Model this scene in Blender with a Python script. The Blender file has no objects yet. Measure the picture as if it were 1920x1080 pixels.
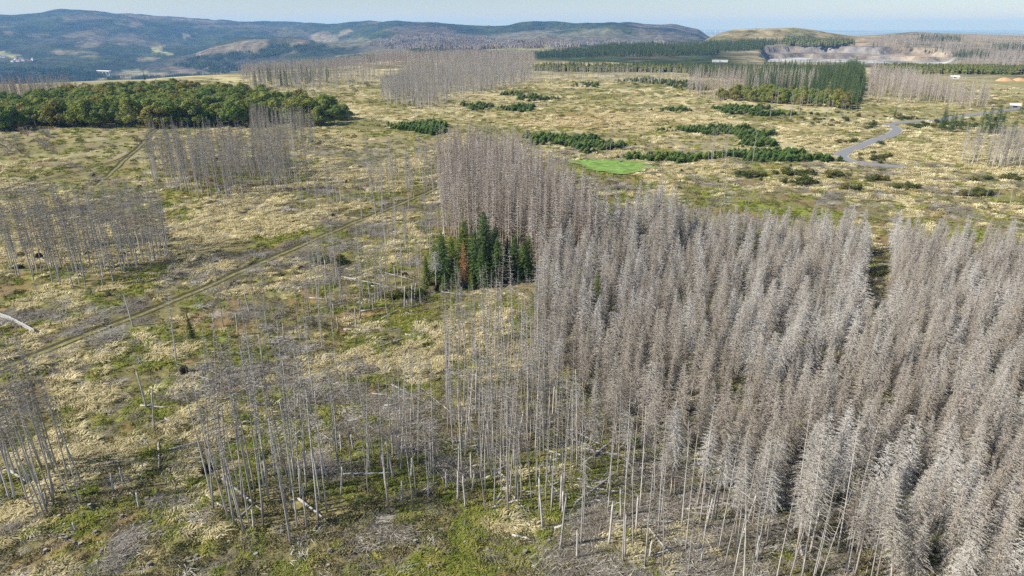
import bpy, math, random
import numpy as np
from mathutils import Vector, Matrix

# ------------------------------------------------------------------ camera, sky, sun, exposure
SC = bpy.context.scene
COL = SC.collection
CAM_H = 58.0
FPX = 1280.0                                   # focal length in pixels of a 1920 wide frame
HORIZON = 48.0
PITCH = math.atan((540 - HORIZON) / FPX)
cam = bpy.data.cameras.new('camera')
cam.sensor_width = 36.0
cam.lens = 24.0
cam.clip_start = 0.5
cam.clip_end = 200000.0
camo = bpy.data.objects.new('camera', cam)
camo.location = (0, 0, CAM_H)
camo.rotation_euler = (math.pi / 2 - PITCH, 0, 0)
COL.objects.link(camo)
SC.camera = camo

SUN_EL = math.radians(37)
SUN_AZ = math.radians(15)                      # how far behind the camera the sun stands, coming from -X
SUN_DIR = Vector((-math.cos(SUN_EL) * math.cos(SUN_AZ), -math.cos(SUN_EL) * math.sin(SUN_AZ), math.sin(SUN_EL)))
W = bpy.data.worlds.new('World')
SC.world = W
W.use_nodes = True
wn = W.node_tree
bg = wn.nodes['Background']
sky = wn.nodes.new('ShaderNodeTexSky')
sky.sky_type = 'NISHITA'
sky.sun_disc = False
sky.sun_elevation = SUN_EL
sky.sun_rotation = math.atan2(SUN_DIR.x, SUN_DIR.y)
sky.altitude = 500
sky.air_density = 1.0
sky.dust_density = 0.1
sky.ozone_density = 4.0
wn.links.new(sky.outputs[0], bg.inputs[0])
bg.inputs[1].default_value = 0.075
sun = bpy.data.lights.new('sun', 'SUN')
sun.energy = 5.0
sun.angle = math.radians(0.5)
sun.color = (1.0, 0.95, 0.87)
suno = bpy.data.objects.new('sun', sun)
suno.rotation_euler = SUN_DIR.to_track_quat('Z', 'Y').to_euler()
suno.location = (0, 0, 300)
COL.objects.link(suno)
SC.view_settings.view_transform = 'Standard'
SC.view_settings.look = 'None'
SC.view_settings.gamma = 1.0
SC.view_settings.use_curve_mapping = False
SC.view_settings.exposure = 0.58
SC.render.engine = 'CYCLES'
SC.cycles.use_denoising = False
SC.cycles.denoiser = 'OPENIMAGEDENOISE'
SC.cycles.denoising_prefilter = 'ACCURATE'
SC.cycles.denoising_input_passes = 'RGB_ALBEDO_NORMAL'
SC.cycles.max_bounces = 5
SC.cycles.diffuse_bounces = 3
SC.cycles.volume_bounces = 1
SC.cycles.sample_clamp_indirect = 4.0

# ------------------------------------------------------------------ helpers
rng = np.random.default_rng(7)
R_ = random.Random(11)
TAB = np.random.default_rng(3).random((512, 512))


def vnoise(x, y):
    xi = np.floor(x).astype(np.int64)
    yi = np.floor(y).astype(np.int64)
    fx = x - xi
    fy = y - yi
    fx = fx * fx * (3 - 2 * fx)
    fy = fy * fy * (3 - 2 * fy)
    x0 = xi & 511
    x1 = (xi + 1) & 511
    y0 = yi & 511
    y1 = (yi + 1) & 511
    return (TAB[x0, y0] * (1 - fx) + TAB[x1, y0] * fx) * (1 - fy) + (TAB[x0, y1] * (1 - fx) + TAB[x1, y1] * fx) * fy


def fbm(x, y, s, o=4, off=0.0):
    x = np.asarray(x, float) / s + off + 100.3
    y = np.asarray(y, float) / s + off * 1.7 + 57.1
    a = 0.5
    t = 0.0
    n = 0.0
    for k in range(o):
        t = t + a * vnoise(x, y)
        n += a
        x, y = (x * 0.8 - y * 0.6) * 2.03 + 17.2, (x * 0.6 + y * 0.8) * 2.03 + 5.9
        a *= 0.5
    return t / n


def sst(a, b, x):
    t = np.clip((x - a) / (b - a), 0, 1)
    return t * t * (3 - 2 * t)


cP, sP = math.cos(PITCH), math.sin(PITCH)


def ray(u, v):
    x = (u - 960) / FPX
    y = (540 - v) / FPX
    return x, cP + y * sP, -sP + y * cP


def at(u, v, z=0.0):
    """ground point (at height z) of the flat plateau seen in a direction of the survey grid"""
    dx, dy, dz = ray(u, v)
    t = (z - CAM_H) / dz
    return dx * t, dy * t


def project(x, y, z):
    dz = z - CAM_H
    f = y * cP - dz * sP
    up = y * sP + dz * cP
    return 960 + FPX * x / f, 540 - FPX * up / f


def az_of(u, v=HORIZON):
    dx, dy, dz = ray(u, v)
    return math.atan2(dx, dy)


def z_for(u, v, r):
    dx, dy, dz = ray(u, v)
    return CAM_H + r * dz / math.hypot(dx, dy)


def in_poly(px, py, poly):
    px = np.asarray(px, float)
    py = np.asarray(py, float)
    c = np.zeros(px.shape, bool)
    n = len(poly)
    for i in range(n):
        x0, y0 = poly[i]
        x1, y1 = poly[(i + 1) % n]
        if y0 == y1:
            continue
        k = ((y0 > py) != (y1 > py)) & (px < (x1 - x0) * (py - y0) / (y1 - y0) + x0)
        c ^= k
    return c


def seg_dist(px, py, line):
    d = np.full(np.shape(px), 1e9)
    for (ax, ay), (bx, by) in zip(line[:-1], line[1:]):
        vx, vy = bx - ax, by - ay
        L = vx * vx + vy * vy + 1e-9
        t = np.clip(((px - ax) * vx + (py - ay) * vy) / L, 0, 1)
        d = np.minimum(d, np.hypot(px - ax - t * vx, py - ay - t * vy))
    return d


def smooth_line(pts, sub=6):
    pts = [np.array(p, float) for p in pts]
    P = [2 * pts[0] - pts[1]] + pts + [2 * pts[-1] - pts[-2]]
    out = []
    for i in range(1, len(P) - 2):
        p0, p1, p2, p3 = P[i - 1:i + 3]
        for k in range(sub):
            t = k / sub
            out.append(0.5 * (2 * p1 + (p2 - p0) * t + (2 * p0 - 5 * p1 + 4 * p2 - p3) * t * t + (3 * p1 - p0 - 3 * p2 + p3) * t ** 3))
    out.append(pts[-1])
    return [(float(p[0]), float(p[1])) for p in out]


# ------------------------------------------------------------------ terrain
# bearings, then plateau edge (r,z), valley (r,z), middle crest (r,y), dip (r,y or z), far crest (r,y)
COLS = [
    (-500, (1050, -8), (3600, -235), (5500, 105), ('y', 6500, 80), (9500, 36)),
    (0, (1050, -8), (3600, -235), (5500, 106), ('y', 6500, 82), (9500, 32)),
    (120, (1050, -8), (3700, -235), (5300, 112), ('y', 6500, 84), (9500, 27)),
    (250, (1050, -8), (3800, -235), (5200, 114), ('y', 6500, 82), (9500, 29)),
    (350, (1100, -8), (3900, -235), (5400, 96), ('y', 6600, 84), (9500, 34)),
    (450, (1100, -6), (3600, -205), (5600, 68), ('y', 6800, 80), (9500, 40)),
    (540, (1150, -5), (3300, -160), (5400, 66), ('y', 6600, 76), (9300, 43)),
    (600, (1150, -4), (3000, -125), (4800, 86), ('y', 5800, 88), (9000, 45)),
    (660, (1200, -2), (2600, -80), (4300, 90), ('y', 5400, 82), (8300, 46)),
    (720, (1250, 0), (2400, -50), (4000, 85), ('y', 4800, 80), (7500, 45)),
    (800, (1300, 2), (2200, -32), (3800, 82), ('y', 4600, 75), (7000, 42)),
    (860, (1300, 2), (2200, -28), (3700, 84), ('y', 4500, 77), (6700, 43)),
    (950, (1280, 1), (2100, -25), (3500, 83), ('y', 4500, 77), (6500, 50)),
    (1025, (1250, 0), (1900, -22), (3300, 84), ('y', 4500, 74), (6800, 45.5)),
    (1080, (1200, 0), (1700, -18), (2600, 89), ('z', 3400, -60), (6800, 49)),
    (1140, (1200, 0), (1600, -15), (2300, 90), ('z', 3200, -60), (6600, 45)),
    (1200, (1150, 0), (1500, -15), (2250, 87), ('z', 3200, -60), (6500, 52)),
    (1260, (1120, -1), (1500, -15), (2250, 84), ('z', 3200, -60), (6500, 54)),
    (1310, (1100, -2), (1500, -12), (2400, 84), ('z', 3200, -60), (6500, 64)),
    (1360, (1100, -3), (1500, -10), (2600, 82), ('z', 3600, -60), (7000, 93)),
    (1500, (1100, -3), (1600, -12), (2700, 80), ('z', 4200, -80), (7000, 96)),
    (1620, (1100, -2), (1700, -10), (2900, 75), ('z', 4200, -60), (7000, 96)),
    (1720, (1150, -2), (1800, -12), (3000, 66), ('z', 4200, -40), (7000, 96)),
    (1820, (1150, -2), (1800, -14), (3000, 68), ('z', 4200, -40), (7000, 96)),
    (1920, (1150, -2), (1800, -14), (3000, 71), ('z', 4200, -40), (7000, 96)),
    (2500, (1150, -2), (1800, -14), (3000, 71), ('z', 4200, -40), (7000, 96)),
]
ca, cr, cz = [], [], []
for c in COLS:
    u = c[0]
    rr = [0.0, 850.0, c[1][0], c[2][0], c[3][0]]
    zz = [0.0, 0.0, c[1][1], c[2][1], z_for(u, c[3][1], c[3][0])]
    k, r4, s4 = c[4]
    rr.append(r4)
    zz.append(s4 if k == 'z' else z_for(u, s4, r4))
    rr.append(c[5][0])
    zz.append(z_for(u, c[5][1], c[5][0]))
    rr += [16000.0, 60000.0]
    zz += [-240.0, -260.0]
    ca.append(az_of(u))
    cr.append(rr)
    cz.append(zz)
mean_r, mean_z = np.mean(cr, 0), np.mean(cz, 0)
ca = np.array([-math.pi] + ca + [math.pi])
cr = np.array([mean_r] + cr + [mean_r])
cz = np.array([mean_z] + cz + [mean_z])
NK = cr.shape[1]

ROAD = smooth_line([at(*p) for p in [(1700, 311), (1650, 308), (1620, 304), (1592, 299), (1577, 291), (1592, 282), (1640, 264), (1668, 254), (1681, 245), (1677, 238), (1666, 232), (1700, 228), (1760, 224), (1800, 218), (1850, 212), (1905, 205), (1990, 198)]], 7)
TRACK = smooth_line([at(*p) for p in [(-160, 765), (0, 697), (120, 648), (300, 578), (500, 488), (640, 430), (720, 398), (800, 364), (850, 340)]], 6)
TRACK2 = smooth_line([at(*p) for p in [(-80, 372), (0, 356), (90, 336), (170, 317), (235, 299), (270, 279), (293, 258), (310, 249)]], 6)
TRACK3 = smooth_line([at(*p) for p in [(180, 346), (215, 318), (238, 300), (268, 281)]], 6)
MEADOW = [at(*p) for p in [(1065, 303), (1100, 297), (1150, 298), (1200, 303), (1226, 312), (1195, 321), (1150, 322), (1105, 315)]]
_mc = np.mean(MEADOW, 0)
MEADOW_IN = [(_mc[0] + (p[0] - _mc[0]) * 0.86, _mc[1] + (p[1] - _mc[1]) * 0.82) for p in MEADOW]
LANE = [at(1636, 640), at(1641, 550), at(1648, 470), at(1652, 400)]

STAND = ([at(*p) for p in [(832, 452), (828, 400), (824, 362)]]
         + [at(u, v, 19) for u, v in [(822, 243), (860, 234), (920, 233), (970, 244)]]
         + [at(u, v, 17) for u, v in [(1020, 276), (1065, 306), (1105, 335), (1150, 356)]]
         + [at(u, v, 12) for u, v in [(1210, 364), (1300, 369), (1400, 374), (1500, 378), (1600, 382), (1700, 390), (1800, 396), (1920, 404), (2200, 420), (2700, 440)]]
         + [at(*p) for p in [(3300, 1100), (2600, 1500), (2000, 1500), (1790, 1300), (1660, 1170), (1560, 1100), (1450, 1050), (1350, 1000), (1210, 925), (1090, 880), (1025, 835), (990, 780), (972, 725)]]
         + [at(u, v, 16) for u, v in [(985, 572), (1002, 520), (1010, 490)]]
         + [at(*p) for p in [(1014, 508), (960, 478)]])

PIT_A0, PIT_A1 = az_of(1430), az_of(1820)
HEAP_A = az_of(1425)


def base_h(x, y):
    x = np.asarray(x, float)
    y = np.asarray(y, float)
    shp = x.shape
    x = x.ravel()
    y = y.ravel()
    az = np.arctan2(x, y)
    r = np.hypot(x, y)
    z = np.zeros_like(r)
    far = r > 850
    if far.any():
        a = az[far]
        q = r[far]
        RK = np.stack([np.interp(a, ca, cr[:, k]) for k in range(NK)], 1)
        ZK = np.stack([np.interp(a, ca, cz[:, k]) for k in range(NK)], 1)
        T = np.log(np.maximum(RK, 1.0))
        t = np.log(np.clip(q, 2.0, 59000))
        h = np.diff(T, axis=1)
        d = np.diff(ZK, axis=1) / h
        m = np.zeros_like(ZK)
        dd = d[:, :-1] * d[:, 1:]
        hm = 2 * dd / np.where(np.abs(d[:, :-1] + d[:, 1:]) < 1e-9, 1e-9, d[:, :-1] + d[:, 1:])
        m[:, 1:-1] = np.where(dd > 0, hm, 0)
        idx = np.clip((t[:, None] >= T).sum(1) - 1, 0, NK - 2)
        I = np.arange(len(q))
        hh = h[I, idx]
        s = (t - T[I, idx]) / hh
        s2, s3 = s * s, s * s * s
        zf = (2 * s3 - 3 * s2 + 1) * ZK[I, idx] + (s3 - 2 * s2 + s) * hh * m[I, idx] + (-2 * s3 + 3 * s2) * ZK[I, idx + 1] + (s3 - s2) * hh * m[I, idx + 1]
        # hill relief: gullies and spurs
        xf, yf = x[far], y[far]
        amp = sst(1500, 6000, q) * (1 - 0.75 * sst(9000, 16000, q))
        g = 1 - np.abs(fbm(xf, yf, 1500, 4, 9.0) - 0.5) * 2
        zf = zf + amp * ((g - 0.75) * 130 + (fbm(xf, yf, 420, 4, 2.0) - 0.5) * 70)
        lo = sst(11000, 16000, q)
        zf = zf + lo * (fbm(xf, yf, 7000, 3, 31.0) - 0.42) * 190
        # spoil heap beside the quarry
        la = (a - HEAP_A) * 2850
        lr = q - 2850
        e = np.sqrt((la / np.where(la < 0, 390, 430)) ** 2 + (lr / 420) ** 2)
        dome = np.clip(1 - e, 0, 1)
        dome = dome * dome * (3 - 2 * dome)
        top = z_for(1425, 59.5, 2850)
        bz = z_for(1425, 82, 2850)
        zf = zf + (top - bz) * np.minimum(dome * 1.25, 1.0)
        # quarry pit with benches
        n = fbm(xf, yf, 120, 3, 4.0) - 0.5
        n2 = fbm(xf, yf, 45, 3, 8.0) - 0.5
        u = (a - PIT_A0) / (PIT_A1 - PIT_A0)
        back = 2180 + n * 150 + n2 * 70 - 90 * sst(0.55, 1.0, u) - 120 * sst(0.25, 0.0, u)
        inside = sst(0, 0.05, u + n * 0.08) * sst(1.0, 0.93, u + n * 0.08) * sst(1560, 1720, q)
        b1 = sst(back, back - 22, q)
        b2 = sst(back + 95, back + 72, q)
        floor = -26 + n * 5
        mid = -16 + n * 6
        zp = zf * (1 - b2) + b2 * ((1 - b1) * np.minimum(mid, zf) + b1 * floor)
        zf = zf + inside * (zp - zf)
        z[far] = zf
    nr = sst(1400, 700, r) * sst(20, 60, r)
    z += nr * ((fbm(x, y, 90, 3, 1.0) - 0.5) * 2.6)
    # a gentle rise on the far left of the clearing
    gx, gy = at(120, 262)
    z += 5.0 * np.exp(-(((x - gx) / 90) ** 2 + ((y - gy) / 70) ** 2))
    return z.reshape(shp)


def flat_mask(x, y):
    m = sst(3.6, 6.5, seg_dist(x, y, ROAD))
    m = np.minimum(m, sst(2.2, 3.6, seg_dist(x, y, TRACK)))
    m = np.minimum(m, sst(1.8, 3.2, seg_dist(x, y, TRACK2)))
    m = np.minimum(m, sst(1.4, 2.6, seg_dist(x, y, TRACK3)))
    return m


def H(x, y):
    x = np.asarray(x, float)
    y = np.asarray(y, float)
    r = np.hypot(x, y)
    mic = (fbm(x, y, 1.5, 3, 6.0) - 0.5) * 0.5 + (fbm(x, y, 6, 3, 3.0) - 0.5) * 0.9
    z = base_h(x, y)
    near = r < 800
    fm = np.ones_like(z)
    if np.any(near):
        if z.ndim == 0:
            fm = flat_mask(x, y)
        else:
            fm[near] = flat_mask(x[near], y[near])
    ink = np.ones_like(z)
    mic = mic * sst(900, 500, r) * fm
    return z + mic - 0.12 * (1 - fm)


def Hs(x, y):
    return float(H(np.array([x]), np.array([y]))[0])


def hit(u, v, rmin=100.0):
    """first land seen in a direction beyond rmin"""
    dx, dy, dz = ray(u, v)
    hl = math.hypot(dx, dy)
    rr = np.exp(np.linspace(math.log(rmin), math.log(50000), 3000))
    x = rr * dx / hl
    y = rr * dy / hl
    zt = base_h(x, y)
    zr = CAM_H + rr * dz / hl
    k = np.argmax(zt >= zr)
    return float(x[k]), float(y[k]), float(zt[k]), float(rr[k])


# ------------------------------------------------------------------ materials
def new_mat(name):
    m = bpy.data.materials.new(name)
    m.use_nodes = True
    nt = m.node_tree
    b = nt.nodes['Principled BSDF']
    b.inputs['Roughness'].default_value = 0.9
    b.inputs['Specular IOR Level'].default_value = 0.15
    return m, nt, b


def N(nt, t, **kw):
    n = nt.nodes.new(t)
    for k, v in kw.items():
        setattr(n, k, v)
    return n


def ramp(nt, fac, stops):
    n = nt.nodes.new('ShaderNodeValToRGB')
    el = n.color_ramp.elements
    while len(el) < len(stops):
        el.new(0.5)
    for e, (p, c) in zip(el, stops):
        e.position = p
        e.color = (c[0], c[1], c[2], 1)
    nt.links.new(fac, n.inputs[0])
    return n.outputs[0]


def noise(nt, scale, detail=3, vec=None, rough=0.6):
    n = nt.nodes.new('ShaderNodeTexNoise')
    n.inputs['Scale'].default_value = scale
    n.inputs['Detail'].default_value = detail
    n.inputs['Roughness'].default_value = rough
    if vec is not None:
        nt.links.new(vec, n.inputs['Vector'])
    return n.outputs[0]


def mixc(nt, fac, a, b, mode='MIX'):
    n = nt.nodes.new('ShaderNodeMix')
    n.data_type = 'RGBA'
    n.blend_type = mode
    for s, v in ((n.inputs[0], fac), (n.inputs[6], a), (n.inputs[7], b)):
        if isinstance(v, (int, float)):
            s.default_value = v
        elif isinstance(v, tuple):
            s.default_value = (v[0], v[1], v[2], 1)
        else:
            nt.links.new(v, s)
    return n.outputs[2]


def land_mat(name, s1, s2, lo=0.62, hi=1.38, bump=0.25, bdist=0.3):
    m, nt, b = new_mat(name)
    a = N(nt, 'ShaderNodeAttribute', attribute_name='Col')
    tc = N(nt, 'ShaderNodeTexCoord')
    n1 = noise(nt, s1, 5, tc.outputs['Object'], 0.65)
    n2 = noise(nt, s2, 4, tc.outputs['Object'], 0.6)
    f1 = ramp(nt, n1, [(0.3, (lo,) * 3), (0.7, (hi,) * 3)])
    f2 = ramp(nt, n2, [(0.3, (0.8, 0.82, 0.84)), (0.7, (1.2, 1.18, 1.12))])
    c = mixc(nt, 1.0, a.outputs['Color'], f1, 'MULTIPLY')
    c = mixc(nt, 1.0, c, f2, 'MULTIPLY')
    nt.links.new(c, b.inputs['Base Color'])
    b.inputs['Specular IOR Level'].default_value = 0.05
    bp = N(nt, 'ShaderNodeBump')
    bp.inputs['Strength'].default_value = bump
    bp.inputs['Distance'].default_value = bdist
    nt.links.new(n1, bp.inputs['Height'])
    nt.links.new(bp.outputs[0], b.inputs['Normal'])
    return m


def rand_mat(name, stops, nscale=None, namt=0.35, rough=0.9, trans=0.0):
    """colour differs from one individual to the next, with fine mottling"""
    m, nt, b = new_mat(name)
    oi = N(nt, 'ShaderNodeObjectInfo')
    c = ramp(nt, oi.outputs['Random'], stops)
    if nscale:
        tc = N(nt, 'ShaderNodeTexCoord')
        nz = noise(nt, nscale, 3, tc.outputs['Object'])
        f = ramp(nt, nz, [(0.3, (1 - namt,) * 3), (0.7, (1 + namt,) * 3)])
        c = mixc(nt, 1.0, c, f, 'MULTIPLY')
    nt.links.new(c, b.inputs['Base Color'])
    b.inputs['Roughness'].default_value = rough
    b.inputs['Specular IOR Level'].default_value = 0.1
    if trans:
        tl = N(nt, 'ShaderNodeBsdfTranslucent')
        nt.links.new(c, tl.inputs['Color'])
        ms = N(nt, 'ShaderNodeMixShader')
        ms.inputs[0].default_value = trans
        nt.links.new(b.outputs[0], ms.inputs[1])
        nt.links.new(tl.outputs[0], ms.inputs[2])
        nt.links.new(ms.outputs[0], nt.nodes['Material Output'].inputs[0])
    return m


def plain_mat(name, col, nscale=2.0, namt=0.2, rough=0.8):
    m, nt, b = new_mat(name)
    tc = N(nt, 'ShaderNodeTexCoord')
    nz = noise(nt, nscale, 4, tc.outputs['Object'])
    c = ramp(nt, nz, [(0.3, tuple(k * (1 - namt) for k in col)), (0.7, tuple(min(1, k * (1 + namt)) for k in col))])
    nt.links.new(c, b.inputs['Base Color'])
    b.inputs['Roughness'].default_value = rough
    return m


def bark_mat(name, grey, red, red_amt):
    m, nt, b = new_mat(name)
    oi = N(nt, 'ShaderNodeObjectInfo')
    tc = N(nt, 'ShaderNodeTexCoord')
    mp = N(nt, 'ShaderNodeMapping')
    mp.inputs['Scale'].default_value = (6, 6, 0.7)
    nt.links.new(tc.outputs['Object'], mp.inputs[0])
    ad = N(nt, 'ShaderNodeVectorMath', operation='ADD')
    nt.links.new(mp.outputs[0], ad.inputs[0])
    mu = N(nt, 'ShaderNodeVectorMath', operation='SCALE')
    mu.inputs[0].default_value = (31, 17, 53)
    nt.links.new(oi.outputs['Random'], mu.inputs['Scale'])
    nt.links.new(mu.outputs[0], ad.inputs[1])
    nz = noise(nt, 1.0, 4, ad.outputs[0], 0.65)
    g = ramp(nt, oi.outputs['Random'], [(0.0, tuple(k * 0.7 for k in grey)), (0.5, grey), (1.0, tuple(min(1, k * 1.2) for k in grey))])
    f = ramp(nt, nz, [(0.35, (0.72,) * 3), (0.65, (1.2,) * 3)])
    g = mixc(nt, 1.0, g, f, 'MULTIPLY')
    mk = ramp(nt, nz, [(red_amt - 0.03, (1, 1, 1)), (red_amt + 0.03, (0, 0, 0))])
    c = mixc(nt, mk, g, red)
    nt.links.new(c, b.inputs['Base Color'])
    return m


M = {}
M['ground'] = land_mat('ground_cover', 1.6, 0.22, 0.65, 1.4, 0.5, 0.25)
M['far'] = land_mat('far_land_cover', 0.02, 0.004, 0.3, 1.75, 0.8, 16.0)
M['twig'] = rand_mat('dead_twigs', [(0, (0.28, 0.23, 0.18)), (0.35, (0.36, 0.31, 0.255)), (0.7, (0.43, 0.39, 0.34)), (1, (0.50, 0.47, 0.43))], 0.5, 0.25)
M['twig_brown'] = rand_mat('brown_dead_twigs', [(0, (0.34, 0.298, 0.245)), (1, (0.42, 0.378, 0.32))], 0.5, 0.22)
M['twig_beige'] = rand_mat('beige_dead_twigs', [(0, (0.375, 0.345, 0.30)), (1, (0.47, 0.44, 0.39))], 0.5, 0.22)
M['twig_silver'] = rand_mat('silver_dead_twigs', [(0, (0.42, 0.395, 0.355)), (1, (0.53, 0.505, 0.465))], 0.5, 0.2)
M['twig_grey'] = rand_mat('grey_twigs', [(0, (0.22, 0.192, 0.155)), (0.5, (0.29, 0.262, 0.222)), (1, (0.40, 0.375, 0.335))], 0.6, 0.2)
M['bark'] = bark_mat('weathered_bark', (0.42, 0.37, 0.32), (0.30, 0.165, 0.095), 0.42)
M['bark_grey'] = bark_mat('bare_grey_wood', (0.46, 0.43, 0.395), (0.24, 0.19, 0.15), 0.36)
M['log'] = bark_mat('bleached_wood', (0.44, 0.415, 0.38), (0.30, 0.24, 0.19), 0.34)
M['stump'] = plain_mat('old_stump', (0.20, 0.18, 0.16), 5, 0.5)
M['root'] = plain_mat('dark_root_soil', (0.04, 0.032, 0.025), 3, 0.5, 1.0)
M['needle'] = rand_mat('spruce_needles', [(0, (0.075, 0.125, 0.040)), (0.5, (0.10, 0.16, 0.045)), (1, (0.16, 0.20, 0.05))], 0.8, 0.3)
M['needle_dark'] = rand_mat('dense_spruce_needles', [(0, (0.065, 0.115, 0.042)), (1, (0.125, 0.175, 0.054))], 0.8, 0.3)
M['needle_brown'] = rand_mat('browned_needles', [(0, (0.38, 0.215, 0.10)), (1, (0.42, 0.24, 0.115))], 0.8, 0.3)
M['young'] = rand_mat('young_spruce_needles', [(0, (0.09, 0.165, 0.04)), (0.6, (0.13, 0.215, 0.05)), (1, (0.21, 0.25, 0.065))], 1.0, 0.3)
M['beech'] = rand_mat('beech_leaves', [(0, (0.195, 0.24, 0.055)), (1, (0.27, 0.29, 0.068))], 0.25, 0.3, 0.8, 0.25)
M['beech_green'] = rand_mat('green_beech_leaves', [(0, (0.16, 0.23, 0.055)), (1, (0.22, 0.27, 0.065))], 0.25, 0.3, 0.8, 0.25)
M['beech_rust'] = rand_mat('rusty_beech_leaves', [(0, (0.24, 0.235, 0.062)), (1, (0.28, 0.25, 0.072))], 0.25, 0.3, 0.8, 0.25)
M['beech_bark'] = plain_mat('beech_bark', (0.17, 0.16, 0.14), 2)
M['shrub'] = rand_mat('shrub_leaves', [(0, (0.050, 0.075, 0.020)), (0.6, (0.085, 0.105, 0.030)), (1, (0.16, 0.13, 0.04))], 0.8, 0.3)
M['straw'] = rand_mat('dry_grass', [(0, (0.46, 0.40, 0.20)), (0.5, (0.64, 0.56, 0.325)), (1, (0.80, 0.72, 0.465))], 3, 0.15, 0.85, 0.35)
M['blade'] = rand_mat('green_grass', [(0, (0.16, 0.20, 0.035)), (0.5, (0.27, 0.30, 0.06)), (1, (0.45, 0.40, 0.13))], 3, 0.25, 0.85, 0.35)
M['heath'] = rand_mat('heath_leaves', [(0, (0.12, 0.13, 0.045)), (0.5, (0.20, 0.185, 0.08)), (1, (0.29, 0.23, 0.12))], 3, 0.3)
M['slash'] = rand_mat('grey_brushwood', [(0, (0.16, 0.135, 0.10)), (0.6, (0.27, 0.24, 0.19)), (1, (0.50, 0.465, 0.40))], 2, 0.3)
M['asphalt'] = plain_mat('asphalt', (0.24, 0.245, 0.25), 1.5, 0.12)
M['shoulder'] = plain_mat('gravel_shoulder', (0.36, 0.34, 0.30), 2.0, 0.3)
M['track'] = plain_mat('trodden_soil', (0.21, 0.195, 0.075), 0.8, 0.5)
M['rut'] = plain_mat('rut_soil_and_shade', (0.07, 0.06, 0.03), 1.2, 0.35)  # dark soil tone, also used for the painted shadow line beside the track
M['meadow'] = plain_mat('sown_grass', (0.19, 0.30, 0.065), 0.25, 0.45)
M['white'] = plain_mat('white_paint', (0.78, 0.78, 0.77), 0.6, 0.05)
M['roofgrey'] = plain_mat('grey_roof', (0.20, 0.20, 0.21), 0.6, 0.1)
M['roofred'] = plain_mat('red_roof', (0.28, 0.12, 0.08), 0.6, 0.1)
M['dark'] = plain_mat('dark_opening', (0.03, 0.035, 0.04), 1, 0.1, 0.4)
M['concrete'] = plain_mat('concrete', (0.62, 0.62, 0.61), 0.3, 0.1)
M['sand'] = plain_mat('orange_sand', (0.52, 0.33, 0.17), 0.4, 0.2)
M['paling'] = plain_mat('bleached_palings', (0.52, 0.51, 0.49), 4, 0.2)


# ------------------------------------------------------------------ mesh helpers
class MB:
    def __init__(s):
        s.v = []
        s.f = []
        s.m = []

    def tri(s, a, b, c, m=0):
        k = len(s.v)
        s.v += [a, b, c]
        s.f.append((k, k + 1, k + 2))
        s.m.append(m)

    def quad(s, a, b, c, d, m=0):
        k = len(s.v)
        s.v += [a, b, c, d]
        s.f.append((k, k + 1, k + 2, k + 3))
        s.m.append(m)

    def tube(s, path, rad, n=6, m=0, cap=True):
        k0 = len(s.v)
        P = [Vector(p) for p in path]
        for i, p in enumerate(P):
            d = (P[min(i + 1, len(P) - 1)] - P[max(i - 1, 0)]).normalized()
            a = d.orthogonal().normalized()
            if abs(d.z) > 0.7:
                a = (Vector((1, 0, 0)) - d * d.x).normalized()
            b = d.cross(a)
            for j in range(n):
                t = 2 * math.pi * j / n
                s.v.append(tuple(p + (a * math.cos(t) + b * math.sin(t)) * rad[i]))
        for i in range(len(P) - 1):
            for j in range(n):
                a0 = k0 + i * n + j
                a1 = k0 + i * n + (j + 1) % n
                s.f.append((a0, a1, a1 + n, a0 + n))
                s.m.append(m)
        if cap:
            s.f.append(tuple(range(k0 + n - 1, k0 - 1, -1)))
            s.m.append(m)
            s.f.append(tuple(range(k0 + (len(P) - 1) * n, k0 + len(P) * n)))
            s.m.append(m)

    def box(s, x0, x1, y0, y1, z0, z1, m=0):
        k = len(s.v)
        s.v += [(x0, y0, z0), (x1, y0, z0), (x1, y1, z0), (x0, y1, z0), (x0, y0, z1), (x1, y0, z1), (x1, y1, z1), (x0, y1, z1)]
        for f in ((0, 3, 2, 1), (4, 5, 6, 7), (0, 1, 5, 4), (1, 2, 6, 5), (2, 3, 7, 6), (3, 0, 4, 7)):
            s.f.append(tuple(k + i for i in f))
            s.m.append(m)

    def add(s, o, off=0):
        k = len(s.v)
        s.v += o.v
        s.f += [tuple(i + k for i in f) for f in o.f]
        s.m += [i + off for i in o.m]

    def mesh(s, name, mats, smooth=False):
        me = bpy.data.meshes.new(name)
        me.from_pydata(s.v, [], s.f)
        for mm in mats:
            me.materials.append(mm)
        if len(mats) > 1:
            me.polygons.foreach_set('material_index', s.m)
        if smooth:
            me.polygons.foreach_set('use_smooth', [True] * len(s.f))
        me.update()
        return me


def link(name, me, parent=None, loc=None):
    o = bpy.data.objects.new(name, me)
    COL.objects.link(o)
    if parent is not None:
        o.parent = parent
    if loc is not None:
        o.location = loc
    return o


def tag(o, label, cat, group=None, kind=None):
    o['label'] = label
    if cat:
        o['category'] = cat
    if group:
        o['group'] = group
    if kind:
        o['kind'] = kind
    return o


def thing(name, label, cat, loc, rot=(0, 0, 0), sc=1.0, group=None):
    o = bpy.data.objects.new(name, None)
    o.empty_display_size = 0.5
    COL.objects.link(o)
    o.location = loc
    o.rotation_euler = rot
    o.scale = (sc, sc, sc) if not isinstance(sc, tuple) else sc
    return tag(o, label, cat, group)


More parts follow.
